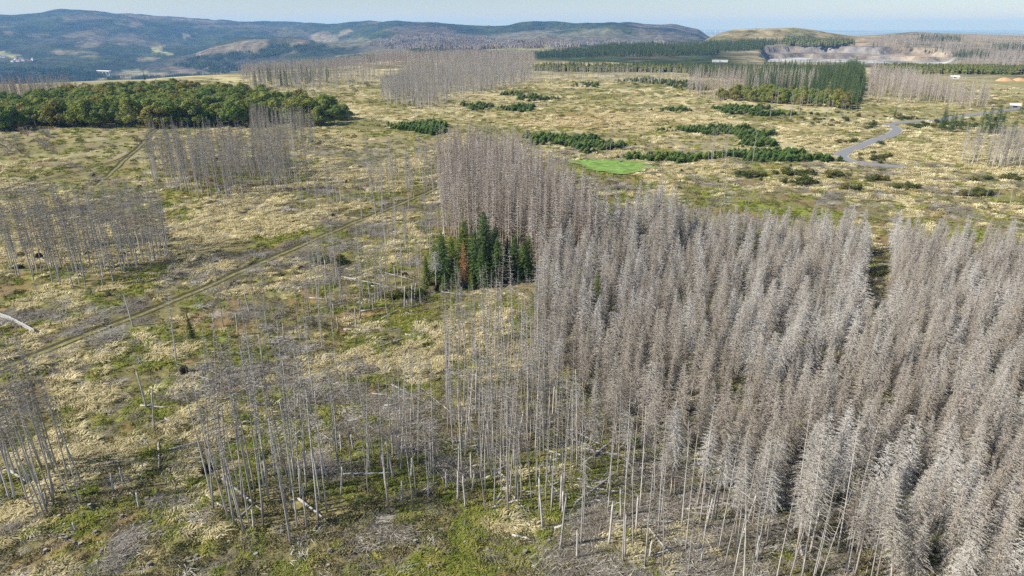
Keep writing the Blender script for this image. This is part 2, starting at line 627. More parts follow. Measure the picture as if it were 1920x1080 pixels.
def grid_mesh(name, V, rows, cols, mat, colors=None, wrap=False):
    me = bpy.data.meshes.new(name)
    me.vertices.add(len(V))
    me.vertices.foreach_set('co', V.astype(np.float32).ravel())
    cc = cols if wrap else cols - 1
    i, j = np.meshgrid(np.arange(rows - 1), np.arange(cc), indexing='ij')
    j1 = (j + 1) % cols
    F = np.stack([i * cols + j, i * cols + j1, (i + 1) * cols + j1, (i + 1) * cols + j], -1).reshape(-1, 4)
    F = F[:, ::-1]
    me.loops.add(F.size)
    me.loops.foreach_set('vertex_index', F.astype(np.int32).ravel())
    me.polygons.add(len(F))
    me.polygons.foreach_set('loop_start', np.arange(0, F.size, 4, dtype=np.int32))
    me.polygons.foreach_set('use_smooth', np.ones(len(F), bool))
    if colors is not None:
        at_ = me.attributes.new('Col', 'FLOAT_COLOR', 'POINT')
        at_.data.foreach_set('color', np.concatenate([colors, np.ones((len(V), 1))], 1).astype(np.float32).ravel())
    me.materials.append(mat)
    me.update(calc_edges=True)
    me.validate()
    return me


# ------------------------------------------------------------------ land cover
def lerp(a, b, t):
    return a * (1 - t[:, None]) + np.array(b)[None, :] * t[:, None]


def cover_fields(x, y):
    """weights of straw, green grass, brushwood"""
    r = np.hypot(x, y)
    n1 = fbm(x, y, 22, 4, 11.0)
    n2 = fbm(x, y, 5.5, 3, 21.0)
    n3 = fbm(x, y, 1.5, 2, 33.0)
    big = fbm(x, y, 55, 3, 41.0)
    s = 0.42 * n1 + 0.36 * n2 + 0.22 * n3 + 0.42 * (big - 0.5)
    u, v = project(x, y, 0 * x)
    bias = 0.035 * sst(900, 300, v) - 0.012 * sst(150, 60, r)
    bias = bias + 0.06 * sst(1040, 1160, u) * sst(420, 330, v) * sst(150, 210, v)
    bias = bias + 0.05 * np.exp(-(((u - 560) / 260) ** 2 + ((v - 560) / 160) ** 2))
    bias = bias - 0.07 * np.exp(-(((u - 150) / 260) ** 2 + ((v - 350) / 70) ** 2))
    bias = bias - 0.016 * sst(760, 940, v)
    straw = sst(0.52, 0.61, s + bias)
    sl = 0.6 * fbm(x, y, 13, 4, 61.0) + 0.4 * fbm(x, y, 3, 3, 71.0)
    sb = 0.02 * np.exp(-(((u - 620) / 240) ** 2 + ((v - 680) / 130) ** 2)) - 0.03 * sst(880, 960, v)
    slash = sst(0.55, 0.625, sl + sb) * sst(520, 350, r)
    gr = sst(0.47, 0.60, 0.55 * fbm(x, y, 11, 4, 81.0) + 0.45 * fbm(x, y, 2.5, 3, 91.0))
    ins = in_poly(x, y, STAND) * 1.0
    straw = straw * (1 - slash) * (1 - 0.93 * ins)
    return straw, gr, slash, ins


def near_colors(x, y):
    st, gr, sl, ins = cover_fields(x, y)
    r = np.hypot(x, y)
    c = np.tile(np.array([0.20, 0.175, 0.078]), (len(x), 1))
    c = lerp(c, (0.19, 0.215, 0.042), gr)
    br = sst(0.55, 0.66, fbm(x, y, 9, 4, 51.0))
    c = lerp(c, (0.25, 0.155, 0.075), br * 0.6)
    c = lerp(c, (0.175, 0.16, 0.13), sl * 0.8)
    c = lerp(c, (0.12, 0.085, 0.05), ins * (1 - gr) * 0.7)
    c = lerp(c, (0.60, 0.52, 0.29), st * 0.9)
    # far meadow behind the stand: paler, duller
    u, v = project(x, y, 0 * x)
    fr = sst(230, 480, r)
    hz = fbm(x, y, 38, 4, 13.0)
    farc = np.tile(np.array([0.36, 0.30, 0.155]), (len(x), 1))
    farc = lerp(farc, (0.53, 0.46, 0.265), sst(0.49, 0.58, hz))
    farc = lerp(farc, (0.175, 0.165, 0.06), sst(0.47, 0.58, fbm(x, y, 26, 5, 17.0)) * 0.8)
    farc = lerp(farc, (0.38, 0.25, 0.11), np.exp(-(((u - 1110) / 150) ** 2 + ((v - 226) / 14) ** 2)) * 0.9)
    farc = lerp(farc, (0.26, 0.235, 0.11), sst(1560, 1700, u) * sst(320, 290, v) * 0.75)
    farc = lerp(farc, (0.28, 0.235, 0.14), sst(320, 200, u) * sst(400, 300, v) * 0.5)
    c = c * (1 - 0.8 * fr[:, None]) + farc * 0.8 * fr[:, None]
    fm = flat_mask(x, y)
    c = lerp(c, (0.16, 0.145, 0.05), (1 - fm) * 0.6)
    return c


FAR_PATCH = [  # clearings and other cover on the far land: survey direction, half widths, colour, strength
    (20, 62, 16, 5, (0.26, 0.19, 0.16), 0.8), (75, 68, 14, 5, (0.26, 0.19, 0.16), 0.7), (15, 101, 26, 4, (0.42, 0.38, 0.22), 0.9),
    (140, 65, 20, 6, (0.25, 0.19, 0.16), 0.8), (165, 60, 22, 4, (0.25, 0.19, 0.16), 0.7), (180, 80, 24, 7, (0.24, 0.18, 0.15), 0.9), (215, 70, 30, 6, (0.24, 0.18, 0.15), 0.6),
    (125, 99, 22, 5, (0.32, 0.24, 0.18), 0.9), (165, 100, 20, 4, (0.30, 0.24, 0.18), 0.8), (235, 48, 18, 4, (0.28, 0.21, 0.18), 0.8),
    (332, 66, 8, 6, (0.30, 0.23, 0.18), 0.9), (297, 94, 10, 7, (0.48, 0.42, 0.22), 0.95), (262, 109, 22, 4, (0.34, 0.26, 0.19), 0.9),
    (160, 34, 55, 5, (0.24, 0.17, 0.15), 0.75), (250, 36, 40, 4, (0.22, 0.16, 0.14), 0.6), (420, 49, 60, 3, (0.26, 0.19, 0.17), 0.7), (500, 53, 50, 4, (0.20, 0.16, 0.14), 0.5),
    (560, 62, 40, 6, (0.24, 0.19, 0.16), 0.5), (620, 70, 28, 8, (0.34, 0.26, 0.22), 0.9), (670, 80, 40, 7, (0.24, 0.20, 0.15), 0.8), (655, 60, 20, 6, (0.36, 0.27, 0.22), 0.8),
    (340, 131, 60, 4, (0.28, 0.19, 0.17), 0.9), (215, 148, 60, 2.5, (0.42, 0.34, 0.24), 0.9), (300, 141, 70, 3, (0.40, 0.31, 0.22), 0.8), (440, 138, 60, 4, (0.24, 0.20, 0.15), 0.6),
    (240, 136, 26, 3, (0.40, 0.37, 0.24), 0.7), (60, 140, 60, 5, (0.06, 0.10, 0.05), 0.6),
    (780, 58, 50, 10, (0.18, 0.13, 0.12), 0.8), (860, 70, 60, 8, (0.20, 0.15, 0.12), 0.8), (1000, 68, 90, 9, (0.26, 0.21, 0.17), 0.85), (1150, 72, 90, 8, (0.22, 0.19, 0.17), 0.7), (1090, 62, 60, 6, (0.26, 0.22, 0.17), 0.7),
    (960, 92, 60, 4, (0.44, 0.36, 0.20), 0.95), (1060, 89, 60, 3, (0.42, 0.34, 0.20), 0.9), (720, 102, 90, 5, (0.34, 0.29, 0.17), 0.9), (1010, 98, 30, 3, (0.46, 0.38, 0.21), 0.9),
    (1240, 62, 60, 4, (0.18, 0.15, 0.14), 0.6),
]


def far_colors(x, y, z):
    r = np.hypot(x, y)
    u, v = project(x, y, z)
    jx = (fbm(x, y, 380, 5, 5.0) - 0.5)
    jy = (fbm(x, y, 380, 5, 15.0) - 0.5)
    U = u + jx * 110
    V = v + jy * 26 * np.clip(3000 / r, 0.35, 1)
    n = fbm(x, y, 800, 5, 25.0)
    n2 = fbm(x, y, 210, 4, 35.0)
    c = np.tile(np.array([0.026, 0.040, 0.022]), (len(x), 1))
    c = lerp(c, (0.048, 0.066, 0.026), sst(0.42, 0.6, n2))
    c = lerp(c, (0.125, 0.108, 0.085), sst(0.53, 0.60, n) * sst(620, 760, u) * 0.85)
    c = lerp(c, (0.10, 0.09, 0.07), sst(0.60, 0.66, n) * 0.45)
    c = lerp(c, (0.20, 0.165, 0.115), sst(0.62, 0.68, 0.5 * n + 0.5 * n2) * 0.8)
    for (pu, pv, wu, wv, col, s) in FAR_PATCH:
        d = ((U - pu) / wu) ** 2 + ((V - pv) / wv) ** 2
        c = lerp(c, (col[0] * 0.6, col[1] * 0.7, col[2] * 0.58), s * sst(1.12, 0.88, d))
    # plateau rim: the straw coloured grassland carries on up to about 1.3 km
    pl = sst(1450, 1150, r + jx * 300)
    hz = fbm(x, y, 60, 4, 13.0)
    g = np.tile(np.array([0.40, 0.33, 0.19]), (len(x), 1))
    g = lerp(g, (0.56, 0.47, 0.29), sst(0.46, 0.58, hz))
    g = lerp(g, (0.13, 0.13, 0.05), sst(0.54, 0.66, fbm(x, y, 40, 4, 17.0)) * 0.8)
    g = lerp(g, (0.27, 0.245, 0.12), sst(1560, 1700, u) * 0.8)
    c = c * (1 - pl[:, None]) + g * pl[:, None]
    # right hand plateau: dead forest floor
    rp = sst(1330, 1420, u) * sst(1300, 1500, r) * sst(5200, 4200, r)
    gg = np.tile(np.array([0.17, 0.15, 0.095]), (len(x), 1))
    gg = lerp(gg, (0.27, 0.235, 0.14), sst(0.45, 0.6, n2))
    c = c * (1 - rp[:, None]) + gg * rp[:, None]
    # spoil heap: olive grass
    az = np.arctan2(x, y)
    la = (az - HEAP_A) * 2850
    e = np.sqrt((la / np.where(la < 0, 390, 430)) ** 2 + ((r - 2850) / 420) ** 2)
    hp = sst(1.08, 0.9, e)
    hc = np.tile(np.array([0.20, 0.165, 0.075]), (len(x), 1))
    hc = lerp(hc, (0.28, 0.235, 0.13), sst(0.45, 0.6, fbm(x, y, 90, 4, 45.0)))
    hc = lerp(hc, (0.145, 0.14, 0.06), sst(0.5, 0.62, fbm(x, y, 150, 4, 47.0)))
    c = c * (1 - hp[:, None]) + hc * hp[:, None]
    sandy = np.exp(-(((U - 1560) / 70) ** 2 + ((V - 76) / 6) ** 2)) + np.exp(-(((U - 1610) / 34) ** 2 + ((V - 84) / 6) ** 2)) * 1.2
    c = lerp(c, (0.50, 0.36, 0.22), np.clip(sandy * 0.7, 0, 1) * sst(1700, 1900, r) * sst(4000, 3400, r))
    # quarry
    n_ = fbm(x, y, 120, 3, 4.0) - 0.5
    q2 = fbm(x, y, 45, 3, 8.0) - 0.5
    uu = (az - PIT_A0) / (PIT_A1 - PIT_A0)
    back = 2180 + n_ * 150 + q2 * 70 - 90 * sst(0.55, 1.0, uu) - 120 * sst(0.25, 0.0, uu)
    ins = sst(0, 0.05, uu + n_ * 0.08) * sst(1.0, 0.93, uu + n_ * 0.08) * sst(1560, 1700, r) * sst(back + 170, back + 110, r)
    qc = np.tile(np.array([0.31, 0.31, 0.30]), (len(x), 1))
    qc = lerp(qc, (0.48, 0.48, 0.47), sst(0.47, 0.6, fbm(x, y, 70, 4, 55.0)))
    qc = lerp(qc, (0.30, 0.29, 0.28), sst(0.56, 0.66, fbm(x, y, 50, 4, 57.0)))
    face = sst(back - 60, back - 15, r)
    qf = np.tile(np.array([0.21, 0.18, 0.145]), (len(x), 1))
    qf = lerp(qf, (0.25, 0.215, 0.175), sst(0.48, 0.6, fbm(x, y, 80, 4, 59.0)))
    qf = lerp(qf, (0.22, 0.205, 0.19), sst(0.50, 0.62, fbm(x, y, 60, 4, 65.0)))
    qc = qc * (1 - face[:, None]) + qf * face[:, None]
    qc = lerp(qc, (0.31, 0.255, 0.185), sst(0.62, 0.75, uu) * sst(back - 110, back - 40, r) * 0.7)
    c = c * (1 - ins[:, None]) + qc * ins[:, None]
    # plains
    pn = fbm(x, y, 2200, 4, 75.0)
    p = np.tile(np.array([0.10, 0.12, 0.06]), (len(x), 1))
    p = lerp(p, (0.36, 0.31, 0.20), sst(0.48, 0.6, pn))
    k = sst(10500, 14000, r)
    k = np.maximum(k, sst(5000, 6500, r) * sst(1330, 1380, u))
    c = c * (1 - k[:, None]) + p * k[:, None]
    return c


fine = np.radians(np.arange(-50, 50.01, 0.165))
coarse = np.radians(np.arange(54, 306.1, 4.2))
ANG = np.concatenate([fine, coarse])
R_near = np.concatenate([[4, 12, 22, 32, 40], np.exp(np.linspace(math.log(46), math.log(1000), 540))])
R_far = np.concatenate([np.exp(np.linspace(math.log(1000), math.log(4000), 230)), np.exp(np.linspace(math.log(4000), math.log(58000), 151))[1:]])


def polar(Rs):
    rr, aa = np.meshgrid(Rs, ANG, indexing='ij')
    return (rr * np.sin(aa)).ravel(), (rr * np.cos(aa)).ravel()


x, y = polar(R_near)
z = H(x, y)
edge = np.hypot(x, y) > 999
z[edge] = base_h(x[edge], y[edge])
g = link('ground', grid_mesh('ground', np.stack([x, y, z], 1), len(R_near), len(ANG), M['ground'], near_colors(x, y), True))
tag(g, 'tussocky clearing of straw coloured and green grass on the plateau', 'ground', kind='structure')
x, y = polar(R_far)
z = base_h(x, y)
g = link('hills', grid_mesh('hills', np.stack([x, y, z], 1), len(R_far), len(ANG), M['far'], far_colors(x, y, z), True))
tag(g, 'distant wooded hills, quarry and hazy plain beyond the plateau', 'hills', kind='structure')


def ribbon(name, line, offs, zoff, mat, subname=None):
    L = [np.array(p) for p in line]
    V = []
    for i, p in enumerate(L):
        d = L[min(i + 1, len(L) - 1)] - L[max(i - 1, 0)]
        d = d / np.linalg.norm(d)
        nrm = np.array([-d[1], d[0]])
        for o in offs:
            q = p + nrm * o
            V.append((q[0], q[1], 0))
    V = np.array(V)
    V[:, 2] = H(V[:, 0], V[:, 1]) + zoff
    # orientation: columns run across the way
    me = grid_mesh(name, V, len(L), len(offs), mat)
    return me


def dens(line, step):
    out = []
    for a, b in zip(line[:-1], line[1:]):
        n = max(1, int(math.hypot(b[0] - a[0], b[1] - a[1]) / step))
        for k in range(n):
            t = k / n
            out.append((a[0] + (b[0] - a[0]) * t, a[1] + (b[1] - a[1]) * t))
    out.append(line[-1])
    return out


def wob(line, amp):
    return [(p[0] + math.sin(i * 0.7) * amp, p[1] + math.cos(i * 0.53) * amp) for i, p in enumerate(line)]


rd = dens(ROAD, 3.0)
road = tag(link('road', ribbon('road', rd, [-2.5, 0, 2.5], 0.24, M['asphalt'])), 'grey asphalt road winding through the grassland', 'road', kind='structure')
tag(link('road_shoulder', ribbon('road_shoulder', rd, [-3.5, -3.0, 0, 3.0, 3.5], 0.16, M['shoulder'])), 'pale gravel shoulder along the winding asphalt road', 'road shoulder', kind='structure')
for ln, nm, lb in ((TRACK, 'dirt_track', 'long straight two-rut dirt track crossing the clearing'), (TRACK2, 'dirt_track', 'curving dirt track with dark ruts near the beech grove'), (TRACK3, 'dirt_track', 'short spur joining the curving dirt track')):
    tr = dens(ln, 1.6)
    wd = 1.35 if ln is TRACK else 1.2
    t = tag(link(nm, ribbon(nm, wob(tr, 0.12), [-wd, -wd * 0.5, 0, wd * 0.5, wd], 0.05, M['track'])), lb, 'track', kind='structure')
    for s, w in ((-1, 0.26), (1, 0.55)):  # upper rut widened to paint in the shadow line along that side
        ru = link('rut_and_shade', ribbon('rut_and_shade', wob(tr, 0.16), [s * 1.0 - w, s * 1.0 + w], 0.075, M['rut']), t)
# sown meadow
mu = []
cx = sum(p[0] for p in MEADOW) / len(MEADOW)
cy = sum(p[1] for p in MEADOW) / len(MEADOW)
ml = dens(smooth_line(MEADOW + [MEADOW[0]], 6), 0.8)
ml = [(p[0] + 5.5 * (float(fbm(p[0], p[1], 3.5, 3, 2.2)) - 0.5) + 5 * (float(fbm(p[0], p[1], 11, 2, 4.2)) - 0.5), p[1] + 7 * (float(fbm(p[0], p[1], 3.5, 3, 6.2)) - 0.5)) for p in ml]
ml[-1] = ml[0]
V = []
for k in range(13):
    for p in ml:
        V.append((cx + (p[0] - cx) * (k + 0.01) / 12, cy + (p[1] - cy) * (k + 0.01) / 12, 0))
V = np.array(V)
V[:, 2] = H(V[:, 0], V[:, 1]) * 0.3 + base_h(V[:, 0], V[:, 1]) * 0.7 + 0.42
tag(link('meadow', grid_mesh('meadow', V, 13, len(ml), M['meadow'])), 'small bright green sown meadow behind the dead stand', 'meadow', kind='structure')


# ------------------------------------------------------------------ plants: builders
def rv(r, a, b):
    return a + (b - a) * r.random()


def spruce_parts(seed, h, cs, Lmax, step, nb, droop, tw_len, tw_w, tw_step, up=0.15, stub=0.5, r0=0.16, tm=0, cm=0, taper=0.8, bend=0.25, base_fill=0.55, gaps=0.0, top=1.0, cone=0.0):
    r = random.Random(seed)
    tr, cr_ = MB(), MB()
    bx, by = rv(r, -bend, bend), rv(r, -bend, bend)
    nseg = 7

    def axis(zz):
        t = zz / h
        return Vector((bx * t * t, by * t * t, zz))
    path = [axis(h * top * i / nseg) for i in range(nseg + 1)]
    path[0].z = -0.4
    rad = [r0 * (1.25 if i == 0 else 1) * (1 - 0.9 * (i * top / nseg) ** 1.1) for i in range(nseg + 1)]
    tr.tube(path, rad, 7, tm)
    # dead stubs on the lower stem
    zz = h * 0.08
    while zz < cs * h and stub > 0:
        a = r.random() * 6.283
        L = rv(r, 0.15, 1.0) * stub
        p = axis(zz)
        d = Vector((math.cos(a), math.sin(a), rv(r, -0.5, 0.1)))
        w = Vector((0, 0, 0.025))
        cr_.tri(tuple(p - w), tuple(p + w), tuple(p + d * L), cm)
        if r.random() < 0.6:
            q = p + d * L * 0.6
            cr_.tri(tuple(q - w * 0.6), tuple(q + w * 0.6), tuple(q + Vector((d.y * 0.4, -d.x * 0.4, -0.5)) * L * 0.5), cm)
        zz += rv(r, 0.15, 0.6) / max(stub, 0.4)
    zz = cs * h
    lo = [rv(r, 0.75, 1.2) for _ in range(8)]
    while zz < h * top - 0.1:
        rel = (zz - cs * h) / (h - cs * h)
        k = nb if rel < 0.85 else max(3, nb - 1)
        a0 = r.random() * 6.283
        for b in range(k):
            if r.random() < gaps:
                continue
            a = a0 + 6.283 * b / k + rv(r, -0.35, 0.35)
            L = Lmax * ((max(0.02, 1 - rel) ** taper) if cone == 0 else min(1.0, (1 - rel) * cone) ** 0.85) * rv(r, 0.7, 1.15) * lo[int(a / 6.283 * 8) % 8] + 0.12
            if rel < 0.15:
                L *= base_fill + (1 - base_fill) * rel / 0.15
            out = Vector((math.cos(a), math.sin(a), 0))
            side = Vector((-out.y, out.x, 0))
            u_ = up + 0.5 * rel + rv(r, -0.15, 0.15)
            P = []
            p0 = axis(zz + rv(r, -0.1, 0.1))
            ns = 3
            for i in range(ns + 1):
                t = i / ns
                P.append(p0 + out * (L * t) + Vector((0, 0, L * (u_ * t - droop * t * t * (1 - 0.6 * rel)))))
            for i in range(ns):
                w0 = Vector((0, 0, 0.035 * (1 - i / ns) + 0.008))
                w1 = Vector((0, 0, 0.035 * (1 - (i + 1) / ns) + 0.008))
                cr_.quad(tuple(P[i] - w0), tuple(P[i + 1] - w1), tuple(P[i + 1] + w1), tuple(P[i] + w0), cm)
            n = max(2, int(L / tw_step))
            for q in range(n):
                t = 0.15 + 0.85 * (q + r.random() * 0.6) / n
                s = t * ns
                i = min(ns - 1, int(s))
                p = P[i].lerp(P[i + 1], s - i)
                for sg in (-1, 1):
                    d = out * rv(r, 0.25, 0.8) + side * sg * rv(r, 0.5, 1.0) + Vector((0, 0, -rv(r, 0.15, 0.75)))
                    d.normalize()
                    l = tw_len * rv(r, 0.55, 1.2) * (1 - 0.45 * t) * (0.55 + 0.45 * (1 - rel))
                    wv = d.cross(Vector((rv(r, -1, 1), rv(r, -1, 1), rv(r, -1, 1)))).normalized() * tw_w * rv(r, 0.6, 1.3)
                    cr_.tri(tuple(p - wv), tuple(p + wv), tuple(p + d * l), cm)
        zz += step * rv(r, 0.7, 1.3)
    return tr, cr_


def make_kind(name, fn, n, tmat, cmat):
    """n variants: (trunk mesh, crown mesh, joined mesh object kept for the mass plantings)"""
    out = []
    for i in range(n):
        t, c = fn(i)
        j = MB()
        j.add(t)
        j.add(c, 1)
        cm = cmat[i % len(cmat)] if isinstance(cmat, list) else cmat
        out.append((t.mesh(name + '_trunk', [tmat], True), c.mesh(name + '_crown', [cm]), bpy.data.objects.new(name, j.mesh(name, [tmat, cm]))))
    return out


K = {}
TONES = ['brown', 'beige', 'silver']
K['dense'] = make_kind('dead_spruce', lambda i: spruce_parts(100 + i, 15, 0.14 + 0.04 * (i % 3), 2.05 + 0.12 * (i % 4), 0.34, 6, 0.66, 0.55, 0.027, 0.13, 0.12, 0.7, 0.12, cone=1.15 + 0.12 * (i % 3), gaps=0.05 + 0.04 * (i % 3), bend=0.35, top=0.84 if i in (4,) else 1.0), 9, M['bark'], [M['twig_' + t] for t in TONES])
K['edge'] = make_kind('dead_spruce', lambda i: spruce_parts(200 + i, 17, 0.36 + 0.05 * (i % 4), 1.75 + 0.12 * (i % 3), 0.36, 6, 0.66, 0.5, 0.023, 0.14, 0.12, 0.9, 0.12, cone=1.2, gaps=0.10, bend=0.6, top=0.8 if i in (5, 7) else 1.0), 9, M['bark'], [M['twig_' + t] for t in TONES])
K['bare'] = make_kind('bare_spruce', lambda i: spruce_parts(300 + i, 20, 0.36 + 0.08 * (i % 4), 1.3, 0.58, 4, 0.5, 0.45, 0.012, 0.27, 0.05, 0.8, 0.105, bend=0.9, taper=0.5, gaps=0.24, top=0.78 if i in (3, 6) else 1.0), 8, M['bark_grey'], M['twig_grey'])
K['bareback'] = make_kind('bare_spruce', lambda i: spruce_parts(340 + i, 20, 0.30 + 0.05 * (i % 4), 1.6, 0.55, 4, 0.45, 0.6, 0.026, 0.24, 0.05, 0.8, 0.13, bend=0.9, taper=0.5, gaps=0.15), 6, M['bark_grey'], M['twig_grey'])
K['far'] = make_kind('far_dead_spruce', lambda i: spruce_parts(400 + i, 20, 0.34, 1.6, 0.8, 4, 0.4, 0.6, 0.03, 0.4, 0.05, 0.4, 0.20, bend=0.5, taper=0.6), 5, M['bark_grey'], M['twig_grey'])
K['fardense'] = make_kind('far_dead_spruce', lambda i: spruce_parts(450 + i, 20, 0.22, 1.8, 0.7, 5, 0.4, 0.75, 0.05, 0.32, 0.05, 0.4, 0.20, bend=0.3, taper=0.75), 5, M['bark'], M['twig'])
K['live'] = make_kind('spruce_tree', lambda i: spruce_parts(500 + i, 18, 0.05, 3.3, 0.36, 7, 0.40, 0.75, 0.085, 0.17, 0.12, 0.3, 0.18, taper=0.75, base_fill=0.85), 5, M['bark'], M['needle'])
K['livefar'] = make_kind('spruce_tree', lambda i: spruce_parts(550 + i, 20, 0.10, 3.1, 0.7, 7, 0.4, 1.0, 0.16, 0.36, 0.12, 0.0, 0.18, taper=0.75, base_fill=0.8), 4, M['bark'], M['needle_dark'])
K['browned'] = make_kind('browned_spruce', lambda i: spruce_parts(600 + i, 15, 0.10, 2.3, 0.33, 6, 0.5, 0.6, 0.045, 0.15, 0.05, 0.6, 0.15), 1, M['bark'], M['needle_brown'])


def young_mesh(seed, h, w, mat):
    r = random.Random(seed)
    c = MB()
    c.tube([(0, 0, -0.2), (0, 0, h * 0.9)], [0.05, 0.01], 4)
    z_ = 0.1
    while z_ < h:
        rel = z_ / h
        k = 7 if rel < 0.8 else 4
        for b in range(k):
            a = r.random() * 6.283
            L = w * (1 - rel) ** 0.8 * rv(r, 0.7, 1.2) + 0.08
            o = Vector((math.cos(a), math.sin(a), 0))
            s = Vector((-o.y, o.x, 0))
            p = Vector((0, 0, z_))
            e = p + o * L + Vector((0, 0, L * rv(r, -0.05, 0.35)))
            m = p.lerp(e, 0.5)
            wd = 0.34 * L + 0.06
            c.tri(tuple(p), tuple(m + s * wd - Vector((0, 0, 0.08))), tuple(e))
            c.tri(tuple(p), tuple(e), tuple(m - s * wd - Vector((0, 0, 0.08))))
        z_ += 0.2 * h / 2.5
    return c.mesh('young_spruce', [mat])


YOUNG = [young_mesh(700 + i, 2.6, 1.0 + 0.15 * (i % 3), M['young']) for i in range(5)]
SHRUBM = []
for i in range(5):
    r = random.Random(760 + i)
    c = MB()
    for k in range(5):
        a = r.random() * 6.283
        c.tube([(0, 0, -0.2), (math.cos(a) * 0.4, math.sin(a) * 0.4, 1.0), (math.cos(a) * 0.9, math.sin(a) * 0.9, 1.7)], [0.06, 0.04, 0.015], 4)
    lobes = [(rv(r, -0.9, 0.9), rv(r, -0.9, 0.9), rv(r, 0.7, 2.0), rv(r, 0.5, 0.9)) for _ in range(8)]
    for (lx, ly, lz, lr) in lobes:
        for q in range(60):
            d = Vector((r.gauss(0, 1), r.gauss(0, 1), r.gauss(0, 1))).normalized()
            p = Vector((lx, ly, lz)) + d * lr * rv(r, 0.7, 1.05)
            if p.z < 0.05:
                continue
            e1 = (d.orthogonal().normalized() + Vector((rv(r, -0.7, 0.7), rv(r, -0.7, 0.7), rv(r, -0.7, 0.7)))).normalized() * 0.16
            e2 = d.cross(e1).normalized() * 0.13
            c.quad(tuple(p - e1), tuple(p - e2), tuple(p + e1), tuple(p + e2))
    SHRUBM.append(c.mesh('leafy_shrub', [M['shrub']]))


def beech_parts(seed):
    r = random.Random(seed)
    t, c = MB(), MB()
    t.tube([(0, 0, -0.5), (0.1, 0, 2.5), (0.2, 0.1, 6), (0.1, 0.2, 9.5)], [0.32, 0.26, 0.2, 0.08], 7)
    lobes = []
    for k in range(15):
        a = r.random() * 6.283
        q = math.sqrt(r.random()) * 3.8
        hh = 10.6 - 0.30 * q * q * rv(r, 0.7, 1.3) + rv(r, -0.7, 0.6)
        lobes.append((math.cos(a) * q, math.sin(a) * q, hh, rv(r, 1.3, 2.1)))
    for k in range(9):
        a = k / 9 * 6.283 + rv(r, -0.2, 0.2)
        lobes.append((math.cos(a) * 4.3, math.sin(a) * 4.3, rv(r, 3.5, 6.0), rv(r, 1.3, 1.9)))
    for (lx, ly, lz, lr) in lobes:
        zb = rv(r, 3.0, 6.5)
        t.tube([(0.1, 0, min(zb, lz - 0.5)), (lx * 0.6, ly * 0.6, (zb + lz) / 2), (lx, ly, lz)], [0.12, 0.07, 0.02], 4, cap=False)
        for q in range(int(70 * lr)):
            d = Vector((r.gauss(0, 1), r.gauss(0, 1), r.gauss(0.25, 1))).normalized()
            p = Vector((lx, ly, lz)) + d * lr * rv(r, 0.72, 1.08)
            e1 = (d.orthogonal().normalized() + Vector((rv(r, -0.8, 0.8), rv(r, -0.8, 0.8), rv(r, -0.8, 0.8)))).normalized() * rv(r, 0.22, 0.40)
            e2 = d.cross(e1).normalized() * rv(r, 0.2, 0.34)
            c.quad(tuple(p - e1), tuple(p - e2), tuple(p + e1), tuple(p + e2))
    return t, c


K['beech'] = make_kind('beech_tree', lambda i: beech_parts(800 + i), 6, M['beech_bark'], [M['beech'], M['beech_green'], M['beech_rust']])


def dead_shrub_mesh(seed):
    r = random.Random(seed)
    c = MB()
    for k in range(9):
        a = r.random() * 6.283
        L = rv(r, 1.5, 3.4)
        p0 = Vector((rv(r, -0.3, 0.3), rv(r, -0.3, 0.3), -0.2))
        p1 = p0 + Vector((math.cos(a) * L * 0.25, math.sin(a) * L * 0.25, L * 0.6))
        p2 = p0 + Vector((math.cos(a) * L * 0.5, math.sin(a) * L * 0.5, L))
        c.tube([p0, p1, p2], [0.05, 0.03, 0.01], 4, cap=False)
        for q in range(40):
            t = rv(r, 0.3, 1.0)
            p = p0.lerp(p1, t * 2) if t < 0.5 else p1.lerp(p2, t * 2 - 1)
            d = Vector((r.gauss(0, 1), r.gauss(0, 1), r.gauss(0.5, 0.7))).normalized()
            w = d.orthogonal().normalized() * 0.015
            c.tri(tuple(p - w), tuple(p + w), tuple(p + d * rv(r, 0.3, 0.9)))
    return c.mesh('leafless_shrub', [M['twig']])


DSHRUB = [dead_shrub_mesh(900 + i) for i in range(4)]


def tussock_obj(seed, mat, n, h, w, bw, lean):
    r = random.Random(seed)
    c = MB()
    for i in range(n):
        a = r.random() * 6.283
        q = math.sqrt(r.random()) * w * 0.45
        p = Vector((math.cos(a) * q, math.sin(a) * q, -0.05))
        d = Vector((math.cos(a) * rv(r, 0.2, 1.0) + lean, math.sin(a) * rv(r, 0.2, 1.0), 0)) * w * 0.6
        hh = h * rv(r, 0.55, 1.1)
        m = p + d * 0.45 + Vector((0, 0, hh))
        e = p + d * 1.15 + Vector((0, 0, hh * rv(r, 0.35, 0.9)))
        s = Vector((-d.y, d.x, 0))
        s = (s.normalized() if s.length > 1e-4 else Vector((1, 0, 0))) * bw
        c.quad(tuple(p - s), tuple(p + s), tuple(m + s), tuple(m - s))
        c.tri(tuple(m - s), tuple(m + s), tuple(e))
    return bpy.data.objects.new('grass_tussock', c.mesh('grass_tussock', [mat]))


